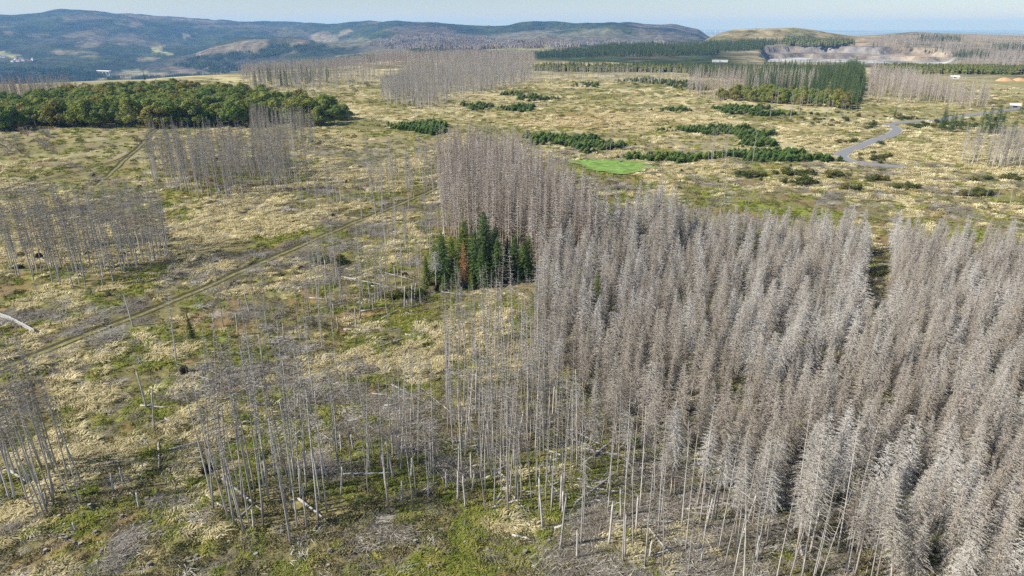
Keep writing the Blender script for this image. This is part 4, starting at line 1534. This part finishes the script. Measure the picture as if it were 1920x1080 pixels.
# ---- young spruce thickets on the far grassland
TH = [  # centre, half widths, number, name of thicket
    (790, 240, 65, 12, 241, 'the dark thicket beside the wing of the stand'), (895, 199, 33, 8, 88, 'the low thicket near the far grey grove'), (972, 204, 40, 7, 96, 'the thickets in the middle of the far grass'), (1000, 186, 44, 6, 88, 'the thickets in the middle of the far grass'), (960, 178, 27, 4, 34, 'the thickets in the middle of the far grass'),
    (1105, 162, 32, 5, 48, 'the small thicket under the thin tree row'), (1045, 262, 78, 10, 207, 'the long belt behind the dead stand'), (1115, 274, 59, 10, 151, 'the long belt behind the dead stand'),
    (1260, 296, 101, 7, 207, 'the belt between meadow and road'), (1430, 292, 88, 10, 258, 'the belt between meadow and road'), (1520, 299, 63, 4, 75, 'the belt between meadow and road'), (1420, 270, 37, 10, 103, 'the belt between meadow and road'),
    (1330, 245, 88, 8, 171, 'the belt crossing the far grass'), (1410, 255, 44, 8, 123, 'the belt crossing the far grass'), (1262, 206, 40, 4, 48, 'the narrow thicket on the rise'), (1385, 206, 57, 9, 207, 'the thicket at the foot of the dark spruces'), (1440, 214, 50, 5, 88, 'the thicket at the foot of the dark spruces'),
    (1200, 150, 50, 6, 103, 'the clumps behind the thin tree row'), (1255, 156, 50, 7, 117, 'the clumps behind the thin tree row'), (1300, 165, 37, 7, 88, 'the clumps behind the thin tree row'),
]
ally = []
rg = np.random.default_rng(44)
for (u, v, wu, wv, n, nm) in TH:
    for k in range(n):
        a = rg.uniform(0, 6.283)
        q = math.sqrt(rg.uniform(0, 1)) * (0.85 + 0.25 * math.sin(3 * a + u))
        x0, y0 = at(u + math.cos(a) * q * wu, v + math.sin(a) * q * wv)
        ally.append((x0, y0, rg.uniform(1.5, 3.6), nm))
for k in range(60):
    x0, y0 = at(rg.uniform(880, 1560), rg.uniform(175, 345))
    if not in_poly(np.array([x0]), np.array([y0]), STAND)[0] and not in_poly(np.array([x0]), np.array([y0]), MEADOW)[0]:
        ally.append((x0, y0, rg.uniform(0.8, 2.0), 'single spots of the far grass'))
AX = np.array([a[0] for a in ally])
AY = np.array([a[1] for a in ally])
AZ = H(AX, AY)
od = np.argsort(np.hypot(AX, AY))
for k in od[:300]:
    a = ally[k]
    o = link('young_spruce', YOUNG[rnd.randrange(5)], None, (a[0], a[1], float(AZ[k]) - 0.03))
    s = a[2] / 2.6
    o.scale = (s * 1.5, s * 1.5, s)
    o.rotation_euler = (0, 0, rnd.random() * 6.28)
    tag(o, ('knee high' if a[2] < 1.3 else ('small' if a[2] < 2.2 else ('half grown' if a[2] < 2.9 else 'big'))) + ' young green spruce in ' + a[3], 'young spruce', 'young spruces in ' + a[3])
YO = [bpy.data.objects.new('young_spruce', m) for m in YOUNG]
rest = od[300:]
n = len(rest)
s = np.array([ally[k][2] for k in rest]) / 2.6
mass('young_spruces', 'deep green thickets of young spruces on the far grassland', 'young spruces', YO, np.stack([AX[rest], AY[rest], AZ[rest]], 1), np.stack([s * 0, s * 0, rg.uniform(0, 6.28, n)], 1), np.stack([s * 1.6, s * 1.6, s], 1), rg.integers(0, 5, n))

# shrubs: low green bushes behind the stand and by the road
SB = [(1405, 328, 46, 3, 22, 'behind the dense stand'), (1520, 326, 50, 4, 26, 'behind the dense stand'), (1500, 341, 30, 4, 20, 'behind the dense stand'), (1575, 329, 20, 3, 8, 'behind the dense stand'), (1590, 352, 26, 3, 8, 'behind the dense stand'), (1640, 334, 30, 3, 8, 'behind the dense stand'), (1690, 352, 40, 3, 10, 'behind the dense stand'), (1830, 364, 40, 4, 14, 'behind the dense stand'), (1880, 338, 50, 3, 12, 'behind the dense stand'), (1470, 322, 30, 3, 6, 'behind the dense stand'),
      (1640, 296, 40, 8, 14, 'inside the road bend'), (1600, 270, 40, 5, 10, 'beside the road bend'), (1690, 240, 30, 8, 16, 'beside the road bend'), (1640, 236, 20, 8, 12, 'beside the road bend'), (1740, 236, 40, 5, 22, 'along the straight road'), (1800, 236, 50, 9, 30, 'along the straight road'), (1700, 222, 60, 4, 14, 'along the straight road'), (1860, 222, 40, 5, 10, 'along the straight road'), (1560, 225, 60, 14, 26, 'on the grass before the pale trunks'), (630, 495, 24, 5, 7, 'beside the broken stems of the open strip'), (770, 560, 40, 6, 6, 'before the green spruce clump')]
sh = []
for (u, v, wu, wv, n, nm) in SB:
    for k in range(n):
        x0, y0 = at(u + rg.normal(0, 0.5) * wu, v + rg.normal(0, 0.5) * wv)
        if seg_dist(np.array([x0]), np.array([y0]), ROAD)[0] < 5.5:
            continue
        sh.append((x0, y0, nm))
sh.sort(key=lambda s: s[0] ** 2 + s[1] ** 2)
for (x0, y0, nm) in sh[:300]:
    o = link('leafy_shrub', SHRUBM[rnd.randrange(5)], None, (x0, y0, Hs(x0, y0) - 0.1))
    s = rnd.uniform(0.6, 1.2)
    o.scale = (s * 1.3, s * 1.3, s * rnd.uniform(0.6, 1.0))
    o.rotation_euler = (0, 0, rnd.random() * 6.28)
    tag(o, ('small flat' if o.scale.z < 0.55 else ('broad' if o.scale.z < 0.75 else 'tall bushy')) + ' green leafy shrub ' + nm, 'shrub', 'leafy shrubs ' + nm)
for (u, v, h, lab) in [(1765, 243, 13, 0), (1782, 247, 11, 0), (1800, 244, 10, 0), (1838, 248, 14, 0), (1850, 250, 15, 0), (1864, 250, 18, 0), (1876, 252, 13, 0), (1898, 256, 10, 0), (1812, 250, 9, 0), (1676, 222, 7, 1), (1770, 241, 12, 0), (1790, 232, 8, 0), (1915, 214, 12, 0)]:
    x0, y0 = at(u, v)
    plant('livefar', 'spruce_tree', 'single dark spruce at the road bend' if lab else 'dark spruce in the loose row along the straight road', 'spruce', x0, y0, Hs(x0, y0), h, 20.0, None if lab else 'spruces along the road', rnd, 0.02, 1.5)

# ---- far stands, each one mass
FARS = [
    ('far', [(712, 190), (750, 205), (790, 207), (850, 193), (930, 172), (985, 158), (1000, 143), (960, 128), (860, 126), (780, 134), (720, 160)], 3.9, 15, 20, 'far_dead_spruces', 'grey grove of bare dead spruces on the far rise', 0.85),
    ('far', [(985, 158), (1100, 153), (1180, 160), (1270, 160), (1320, 158), (1320, 148), (1150, 144), (1000, 142)], 7.0, 14, 19, 'far_dead_spruces', 'thin row of bare spruces behind the far grass', 0.8),
    ('far', [(480, 178), (560, 187), (640, 172), (720, 160), (700, 136), (560, 132), (450, 146)], 6.2, 15, 21, 'far_dead_spruces', 'open belt of bare trunks on the straw rise beside the beech wood', 0.75),
    ('livefar', [(470, 165), (540, 166), (620, 156), (620, 142), (500, 146)], 12, 12, 17, 'far_spruces', 'dark green spruces standing between the bare trunks on the rise', 0.9),
    ('livefar', [(1390, 172), (1460, 182), (1530, 190), (1598, 198), (1606, 160), (1600, 135), (1500, 132), (1440, 134), (1400, 150)], 7.5, 12, 19, 'far_spruces', 'dark green block of living spruces below the quarry', 0.95),
    ('livefar', [(1582, 170), (1600, 205), (1616, 205), (1616, 140), (1604, 128), (1584, 132)], 6.5, 15, 21, 'far_spruces', 'bright edge of tall living spruces beside the narrow ride', 1.0),
    ('livefar', [(1060, 127), (1200, 127), (1440, 130), (1440, 138), (1300, 136), (1060, 131)], 8.0, 8, 13, 'far_spruces', 'low strip of green spruces behind the thin tree row', 1.0),
    ('livefar', [(1290, 146), (1410, 152), (1410, 138), (1290, 136)], 8.0, 12, 18, 'far_spruces', 'dark spruces behind the grey brown dead trees', 1.0),
    ('beech', [(1330, 186), (1440, 196), (1590, 206), (1596, 196), (1500, 186), (1400, 176)], 9.0, 8, 11, 'far_beeches', 'olive green broadleaf fringe before the dark spruces', 1.2),
    ('fardense', [(1624, 192), (1680, 196), (1740, 194), (1800, 205), (1852, 202), (1860, 192), (1800, 180), (1740, 170), (1700, 155), (1630, 140)], 5.4, 17, 21, 'far_dead_spruces', 'brownish block of dead spruces beyond the narrow ride', 0.95),
    ('fardense', [(1285, 182), (1350, 190), (1390, 185), (1460, 176), (1530, 172), (1530, 158), (1420, 150), (1300, 155)], 6.0, 15, 20, 'far_dead_spruces', 'grey brown dead spruces before the dark green block', 0.85),
    ('far', [(1440, 218), (1530, 232), (1600, 228), (1612, 208), (1520, 196), (1450, 196)], 10.0, 13, 19, 'far_dead_spruces', 'scattered pale trunks on the grass before the dark block', 0.7),
    ('fardense', [(-60, 214), (40, 200), (110, 190), (150, 184), (150, 178), (60, 176), (-60, 182)], 5.0, 15, 20, 'far_dead_spruces', 'mauve grey dead spruces on the rim behind the beech wood', 0.9),
]
sd = 300
for kd, poly, sp, h0, h1, nm, lab, wide in FARS:
    sd += 1
    X, Y = fill_grid(world_poly(poly), sp, sd, 0.45)
    k = rng.random(len(X)) > 0.12 + 0.5 * sst(0.55, 0.65, fbm(X, Y, 40, 3, sd))
    X, Y = X[k], Y[k]
    hv = 12.0 if kd == 'beech' else 20.0
    mass_trees(nm, lab, 'beeches' if kd == 'beech' else ('dead spruces' if 'dead' in nm else 'spruces'), kd, X, Y, rng.uniform(h0, h1, len(X)), hv, sd, 0.025, wide)


# ---- woods on the far land: instances of small tree groups
def patch_obj(seed, kind):
    r = random.Random(seed)
    c = MB()
    for k in range(26):
        x0, y0 = rv(r, -22, 22), rv(r, -22, 22)
        h = rv(r, 13, 22)
        w = rv(r, 1.7, 2.8)
        if kind == 'leaf':
            w *= 1.9
            h *= 0.8
        for lay, (za, wa) in enumerate([(0.15, 1.0), (0.4, 0.8), (0.65, 0.5)] if kind != 'leaf' else [(0.1, 0.9), (0.45, 1.0), (0.75, 0.6)]):
            n = 6
            a0 = r.random() * 6
            tipz = h * min(1.0, za + 0.42) if kind != 'leaf' else h * min(1, za + 0.35)
            pts = [(x0 + math.cos(a0 + 6.283 * j / n) * w * wa * rv(r, 0.7, 1.2), y0 + math.sin(a0 + 6.283 * j / n) * w * wa * rv(r, 0.7, 1.2), h * za * rv(r, 0.85, 1.1)) for j in range(n)]
            for j in range(n):
                if kind == 'dead' and r.random() < 0.4:
                    continue
                c.tri(pts[j], pts[(j + 1) % n], (x0 + rv(r, -0.3, 0.3), y0 + rv(r, -0.3, 0.3), tipz))
        if kind == 'dead':
            c.tube([(x0, y0, -2), (x0, y0, h)], [0.3, 0.1], 3, cap=False)
    return bpy.data.objects.new('wood_' + kind, c.mesh('wood_' + kind, [{'dead': MW_DEAD, 'green': MW_GREEN, 'leaf': MW_LEAF}[kind]]))


MW_DEAD = rand_mat('far_dead_wood', [(0, (0.25, 0.215, 0.18)), (0.5, (0.32, 0.28, 0.245)), (1, (0.42, 0.38, 0.34))], 0.08, 0.2)
MW_GREEN = rand_mat('far_conifers', [(0, (0.055, 0.09, 0.034)), (1, (0.10, 0.14, 0.046))], 0.08, 0.25)
MW_LEAF = rand_mat('far_broadleaf', [(0, (0.085, 0.105, 0.030)), (1, (0.14, 0.145, 0.042))], 0.08, 0.25)
WOOD = {k: [patch_obj(1500 + i * 7 + len(k), k) for i in range(4)] for k in ('dead', 'green', 'leaf')}


def wood(label, kind, polys, sp, seed, rmin, rmax, thin=0.2, size=1.0, tree=None):
    """small tree groups on the land that lies in the given survey directions between two distances"""
    r = np.random.default_rng(seed)
    us = [p[0] for P in polys for p in P]
    a0, a1 = az_of(min(us) - 30), az_of(max(us) + 30)
    n = int((rmax ** 2 - rmin ** 2) * 0.5 * (a1 - a0) / (sp * sp))
    q = np.sqrt(r.uniform(rmin ** 2, rmax ** 2, n))
    a = r.uniform(a0, a1, n)
    x, y = q * np.sin(a), q * np.cos(a)
    z = base_h(x, y)
    u, v = project(x, y, z)
    k = np.zeros(n, bool)
    uj = u + (fbm(x, y, 90, 3, 3.3) - 0.5) * 24
    vj = v + (fbm(x, y, 90, 3, 7.7) - 0.5) * 4
    for P in polys:
        k |= in_poly(uj, vj, P)
    k &= r.random(n) > thin
    x, y, z = x[k], y[k], z[k]
    n = len(x)
    s = r.uniform(0.75, 1.1, n) * size
    vs_ = [q[2] for q in K[tree]] if tree else WOOD[kind]
    if tree:
        s = s * 0.85
    return mass('far_wood', label, 'far wood', vs_, np.stack([x, y, z - 0.5], 1), np.stack([s * 0, s * 0, r.uniform(0, 6.28, n)], 1), np.stack([s, s, s], 1), r.integers(0, 4, n))


wood('dark green conifer wood on the slope before the spoil heap', 'green', [[(985, 106), (1060, 96), (1150, 88), (1250, 87), (1330, 84), (1390, 80), (1450, 78), (1470, 82), (1440, 86), (1430, 93), (1330, 101), (1240, 106), (1060, 108)]], 9.5, 71, 1350, 2900, 0.1, 1.0, 'livefar')
wood('small green wood on the flank of the spoil heap', 'leaf', [[(1470, 80), (1500, 74), (1530, 80), (1530, 87), (1480, 87)], [(1520, 82), (1560, 76), (1590, 80), (1580, 88), (1530, 87)]], 26, 72, 1900, 2950, 0.3)
wood('mauve dead wood on the plateau behind the quarry', 'dead', [[(1625, 82), (1650, 74), (1740, 68), (1960, 72), (1960, 128), (1840, 126), (1760, 122), (1830, 118), (1800, 106), (1700, 98), (1640, 90)]], 10, 73, 1250, 3300, 0.15, 1.0, 'fardense')
wood('green conifer strip across the plateau behind the quarry', 'green', [[(1630, 88), (1700, 92), (1790, 98), (1850, 104), (1850, 112), (1780, 106), (1700, 100), (1630, 94)], [(1720, 72), (1800, 73), (1800, 80), (1720, 78)], [(1860, 88), (1960, 90), (1960, 96), (1860, 94)]], 9.5, 74, 1300, 3300, 0.1, 0.9, 'livefar')
wood('olive tree belt beyond the dead block and the pale shed', 'leaf', [[(1660, 128), (1760, 130), (1960, 134), (1960, 142), (1800, 138), (1720, 138), (1660, 136)], [(1000, 128), (1300, 132), (1320, 138), (1000, 133)]], 12, 75, 850, 1500, 0.1, 0.55)
wood('mauve dead wood on the slope beyond the straw rise', 'dead', [[(445, 140), (520, 112), (600, 102), (700, 112), (800, 106), (930, 100), (1000, 104), (1000, 126), (860, 124), (700, 132), (560, 138)], [(560, 100), (640, 92), (760, 96), (760, 102), (600, 108)]], 7.5, 76, 1050, 3200, 0.25, 1.0, 'fardense')
wood('dark green wood patches beyond the straw rise', 'green', [[(775, 96), (850, 97), (850, 102), (775, 101)], [(640, 110), (705, 112), (700, 118), (640, 116)], [(380, 132), (440, 128), (440, 136), (380, 140)]], 9.5, 77, 1050, 3500, 0.05, 0.9, 'livefar')
wood('valley conifer woods before the long hill', 'green', [[(-40, 128), (120, 132), (200, 140), (180, 150), (-40, 158)], [(170, 150), (420, 140), (470, 128), (420, 116), (330, 122), (430, 146), (300, 156)], [(330, 118), (420, 100), (540, 84), (610, 88), (560, 100), (450, 112)]], 34, 78, 1500, 5600, 0.15)
wood('brown dead wood strip along the rim over the valley', 'dead', [[(-40, 172), (60, 170), (160, 166), (250, 164), (250, 168), (100, 176), (-40, 182)], [(220, 140), (420, 132), (420, 138), (240, 148)]], 11, 79, 850, 4200, 0.3, 0.7, 'fardense')
wood('dead and dark wood on the middle hills', 'dead', [[(690, 84), (760, 66), (860, 64), (930, 76), (1100, 78), (1240, 80), (1240, 84), (1000, 90), (900, 92), (760, 94)]], 40, 80, 2600, 5200, 0.45)

# ---- grass, heath, brushwood as masses over the clearing
rg = np.random.default_rng(99)


def ground_points(n, rmin, rmax, amax=47):
    q = np.exp(rg.uniform(math.log(rmin), math.log(rmax), n))
    a = np.radians(rg.uniform(-amax, amax, n))
    return q * np.sin(a), q * np.cos(a)


def sow(label, name, cat, objs, x, y, w, s0, s1, grow, lean=0.1, zs=1.0, spin=True, keep_meadow=True):
    k = (rg.random(len(x)) < w) & (flat_mask(x, y) > 0.12) & ~(in_poly(x, y, MEADOW_IN) & keep_meadow)
    x, y = x[k], y[k]
    n = len(x)
    r = np.hypot(x, y)
    s = rg.uniform(s0, s1, n) * (1 + grow * np.clip((r - 80) / 400, 0, 1.6))
    z = H(x, y)
    rz = rg.uniform(0, 6.283, n) if spin else rg.normal(0, 0.6, n)
    return mass(name, label, cat, objs, np.stack([x, y, z], 1), np.stack([rg.normal(0, lean, n), rg.normal(0, lean, n), rz], 1), np.stack([s, s, s * zs], 1), rg.integers(0, len(objs), n))


x, y = ground_points(230000, 44, 900)
st, gr, sl, ins = cover_fields(x, y)
sow('straw coloured dry grass tussocks over the clearing', 'dry_grass', 'dry grass', STRAW, x, y, st * 0.7 * (1 - 0.8 * sst(260, 600, np.hypot(x, y))), 1.0, 2.1, 1.3, 0.10, 0.55, False)
x, y = ground_points(150000, 44, 800)
st, gr, sl, ins = cover_fields(x, y)
sow('green grass tufts over the clearing and under the dead trees', 'green_grass', 'grass', BLADE, x, y, gr * (1 - 0.85 * st) * (1 - sl * 0.7) * 0.7, 0.8, 1.7, 1.3, 0.1, 0.7)
x, y = ground_points(110000, 44, 900)
st, gr, sl, ins = cover_fields(x, y)
sow('dark low heath clumps over the clearing', 'heath', 'heath', HEATH, x, y, (1 - gr) * (1 - st) * (1 - sl * 0.8) * 0.22, 0.6, 1.5, 1.3, 0.1, 0.8)
x, y = ground_points(60000, 44, 360)
st, gr, sl, ins = cover_fields(x, y)
sow('grey brushwood and twigs strewn over the clearing', 'brushwood', 'brushwood', SLASH, x, y, np.clip(sl * 0.8 + ins * 0.12 + 0.03, 0, 1), 0.7, 1.4, 0.8, 0.08)

# ------------------------------------------------------------------ small built things
# slat fence by the long track: three palings panels on posts, the last one turned
FP = [at(u, v) for u, v in [(-62, 572), (-30, 584), (0, 597), (24, 607), (46, 618), (66, 629)]]
fo = thing('slat_fence', 'pale weathered wooden slat fence standing in the grass beside the dirt track', 'fence', (FP[0][0], FP[0][1], Hs(*FP[0])))
for i in range(len(FP) - 1):
    a, b = FP[i], FP[i + 1]
    L = math.hypot(b[0] - a[0], b[1] - a[1])
    c = MB()
    for zz in (0.25, 0.95):
        c.box(0, L, -0.03, 0.0, zz, zz + 0.10)
    n = int(L / 0.17)
    for k in range(n):
        xx = (k + 0.5) * L / n
        tp = 1.15 + R_.uniform(-0.05, 0.05)
        c.box(xx - 0.062, xx + 0.062, 0.003, 0.026, 0.05, tp)
    p = link('slat_panel', c.mesh('slat_panel', [M['paling']]), fo)
    z0, z1 = Hs(*a), Hs(*b)
    p.location = (a[0] - FP[0][0], a[1] - FP[0][1], z0 - fo.location.z)
    p.rotation_euler = (R_.uniform(-0.05, 0.05), -math.atan2(z1 - z0, L), math.atan2(b[1] - a[1], b[0] - a[0]))
for q in FP:
    c = MB()
    c.tube([(0, 0, -0.3), (0, 0, 1.3)], [0.07, 0.06], 8)
    p = link('post', c.mesh('post', [M['paling']]), fo)
    p.location = (q[0] - FP[0][0], q[1] - FP[0][1] + 0.10, Hs(*q) - fo.location.z)


def house(name, label, cat, loc, rz, L, Wd, h, rh, wall, roof, wins=3, group=None, flat=False):
    o = thing(name, label, cat, loc, (0, 0, rz), 1.0, group)
    c = MB()
    c.box(-L / 2, L / 2, -Wd / 2, Wd / 2, -2, h)
    if not flat:
        for s in (-1, 1):
            k = len(c.v)
            c.v += [(s * L / 2, -Wd / 2, h), (s * L / 2, Wd / 2, h), (s * L / 2, 0, h + rh)]
            c.f.append((k, k + 1, k + 2) if s > 0 else (k + 1, k, k + 2))
            c.m.append(0)
    link('wall', c.mesh('wall', [wall]), o)
    c = MB()
    e = 0.4
    if flat:
        c.box(-L / 2 - e, L / 2 + e, -Wd / 2 - e, Wd / 2 + e, h + 0.003, h + rh)
    else:
        dz = rh * e / (Wd / 2)
        for s in (-1, 1):
            a = (-L / 2 - e, s * (Wd / 2 + e), h - dz + 0.05)
            b = (L / 2 + e, s * (Wd / 2 + e), h - dz + 0.05)
            c1 = (L / 2 + e, 0, h + rh + 0.05)
            d = (-L / 2 - e, 0, h + rh + 0.05)
            t = (0, 0, 0.22)
            up = [tuple(np.add(q, t)) for q in (a, b, c1, d)]
            c.quad(a, b, c1, d)
            c.quad(*up)
            c.quad(a, b, up[1], up[0])
            c.quad(b, c1, up[2], up[1])
            c.quad(d, a, up[0], up[3])
    link('roof', c.mesh('roof', [roof]), o)
    for k in range(wins):
        xx = -L / 2 + (k + 0.5) * L / wins
        c = MB()
        ww = min(1.3, L / wins * 0.35)
        c.box(xx - ww, xx + ww, -Wd / 2 - 0.06, -Wd / 2 - 0.003, h * 0.35, h * 0.75)
        link('window', c.mesh('window', [M['dark']]), o)
    c = MB()
    c.box(-L / 2 - 0.06, -L / 2 - 0.003, -1.0, 1.0, 0, min(2.6, h * 0.8))
    link('door', c.mesh('door', [M['dark']]), o)
    return o


def ghit(u, v, rmin):
    x, y, z, r = hit(u, v, rmin)
    return x, y, z


x, y, z, r = hit(1357, 116, 1150)
x, y = 1500 * math.sin(az_of(1357)), 1500 * math.cos(az_of(1357))
zb = float(base_h(np.array([x]), np.array([y]))[0])
wz = z_for(1357, 116, 1500)
house('quarry_works', 'long white works building at the foot of the quarry', 'building', (x, y, max(zb, wz - 2)), -0.30, 30, 12, 3.0, 0.6, M['concrete'], M['white'], 1, None, True)
x, y = at(1790, 146)
house('shed', 'small white roofed shed on the grass before the olive tree belt', 'shed', (x, y, Hs(x, y)), -0.4, 9, 4.5, 2.3, 1.0, M['concrete'], M['white'], 1)
x, y = at(1902, 203)
house('shed', 'pale roofed shed beside the orange sand heap at the road', 'shed', (x, y, Hs(x, y)), -0.5, 6.5, 4.5, 2.3, 1.0, M['roofgrey'], M['concrete'], 1)
for (u, v, w, h, lab) in [(1884, 151, 9, 3.8, 'wide orange sand heap at the rim of the grass'), (1911, 151, 8, 3.6, 'smaller orange sand heap at the rim of the grass'), (1918, 199, 5, 2.8, 'orange sand heap next to the pale roofed shed')]:
    x, y = at(u, v)
    c = MB()
    n, m_ = 18, 7
    rr = random.Random(int(u))
    for k in range(m_ + 1):
        t = k / m_
        for j in range(n):
            a = 6.283 * j / n
            q = w * (1 - t) ** 0.9 * (1 + rr.uniform(-0.09, 0.09)) + 0.05
            c.v.append((math.cos(a) * q * 1.2, math.sin(a) * q, -0.6 + (h + 0.6) * (1 - (1 - t) ** 1.6)))
    for k in range(m_):
        for j in range(n):
            c.f.append((k * n + j, k * n + (j + 1) % n, (k + 1) * n + (j + 1) % n, (k + 1) * n + j))
            c.m.append(0)
    c.f.append(tuple(m_ * n + j for j in range(n)))
    c.m.append(0)
    tag(link('sand_heap', c.mesh('sand_heap', [M['sand']], True), None, (x, y, Hs(x, y))), lab, 'sand heap')

# viaduct in the valley
x, y, z, r = hit(196, 141, 1500)
vo = thing('viaduct', 'white concrete viaduct crossing the valley below the long hill', 'bridge', (x, y, z), (0, 0, -0.5))
c = MB()
c.box(-55, 55, -6, 6, 20, 23)
link('deck', c.mesh('deck', [M['concrete']]), vo)
for s in (-5.6, 5.3):
    c = MB()
    c.box(-55, 55, s, s + 0.3, 23.003, 24.2)
    link('parapet', c.mesh('parapet', [M['white']]), vo)
for xx in (-38, -8, 22, 48):
    c = MB()
    c.box(xx - 1.5, xx + 1.5, -4, 4, -30, 19.997)
    link('pier', c.mesh('pier', [M['concrete']]), vo)
# village
rnd = random.Random(31)
for i, (u, v) in enumerate([(2, 107), (8, 108), (30, 113), (40, 112), (44, 115), (50, 115), (56, 117), (25, 117), (62, 113), (34, 116)]):
    x, y, z, r = hit(u, v, 3000)
    house('village_house', 'tiny white walled house in the village on the far valley side', 'house', (x, y, z), rnd.uniform(-0.8, 0.4), rnd.uniform(18, 30), rnd.uniform(11, 14), 8, 5, M['white'], M['roofgrey'] if i % 3 else M['roofred'], 3, 'houses of the far village')
# wind turbines on the plain
for i, (u, d) in enumerate([(1302, 21000), (1312, 22500), (1322, 20500), (1333, 23000), (1343, 21500), (1352, 24000), (1480, 22000)]):
    a = az_of(u)
    x, y = d * math.sin(a), d * math.cos(a)
    z = float(base_h(np.array([x]), np.array([y]))[0])
    o = thing('wind_turbine', 'white wind turbine far out on the hazy plain', 'wind turbine', (x, y, z), (0, 0, 0.3), 1.4, 'wind turbines on the plain')
    c = MB()
    c.tube([(0, 0, -5), (0, 0, 130)], [4.2, 2.4], 10)
    link('tower', c.mesh('tower', [M['white']], True), o)
    c = MB()
    c.box(-2.5, 2.5, -7, 6, 130.003, 135)
    link('nacelle', c.mesh('nacelle', [M['white']]), o)
    for b in range(3):
        t = b * 2.094 + i * 0.5
        ex, ez = math.sin(t), math.cos(t)
        c = MB()
        px, pz = -ez, ex
        q = [(0, -8, 132.5)] * 0
        for (s, w) in ((2, 1.6), (15, 2.4), (62, 0.5)):
            q.append(((ex * s - px * w), -8.0, 132.5 + ez * s - pz * w))
            q.append(((ex * s + px * w), -8.0, 132.5 + ez * s + pz * w))
            q.append(((ex * s), -7.2, 132.5 + ez * s))
        k = len(c.v)
        c.v += q
        for lay in range(2):
            for j in range(3):
                a0, a1 = lay * 3 + j, lay * 3 + (j + 1) % 3
                c.f.append((a0, a1, a1 + 3, a0 + 3))
                c.m.append(0)
        link('blade', c.mesh('blade', [M['white']]), o)

# ------------------------------------------------------------------ haze
mh = bpy.data.materials.new('haze')
mh.use_nodes = True
nt = mh.node_tree
nt.nodes.remove(nt.nodes['Principled BSDF'])
pv_ = nt.nodes.new('ShaderNodeVolumePrincipled')
pv_.inputs['Color'].default_value = (0.22, 0.48, 1.0, 1)
pv_.inputs['Absorption Color'].default_value = (0.55, 0.55, 0.55, 1)
pv_.inputs['Density'].default_value = 0.000068
pv_.inputs['Anisotropy'].default_value = 0.0
nt.links.new(pv_.outputs[0], nt.nodes['Material Output'].inputs['Volume'])
c = MB()
c.box(-58500, 58500, -58500, 58500, -460, 420)
hz = link('haze', c.mesh('haze', [mh]))
tag(hz, 'thin blue haze lying over the far hills and plain', 'haze', kind='stuff')
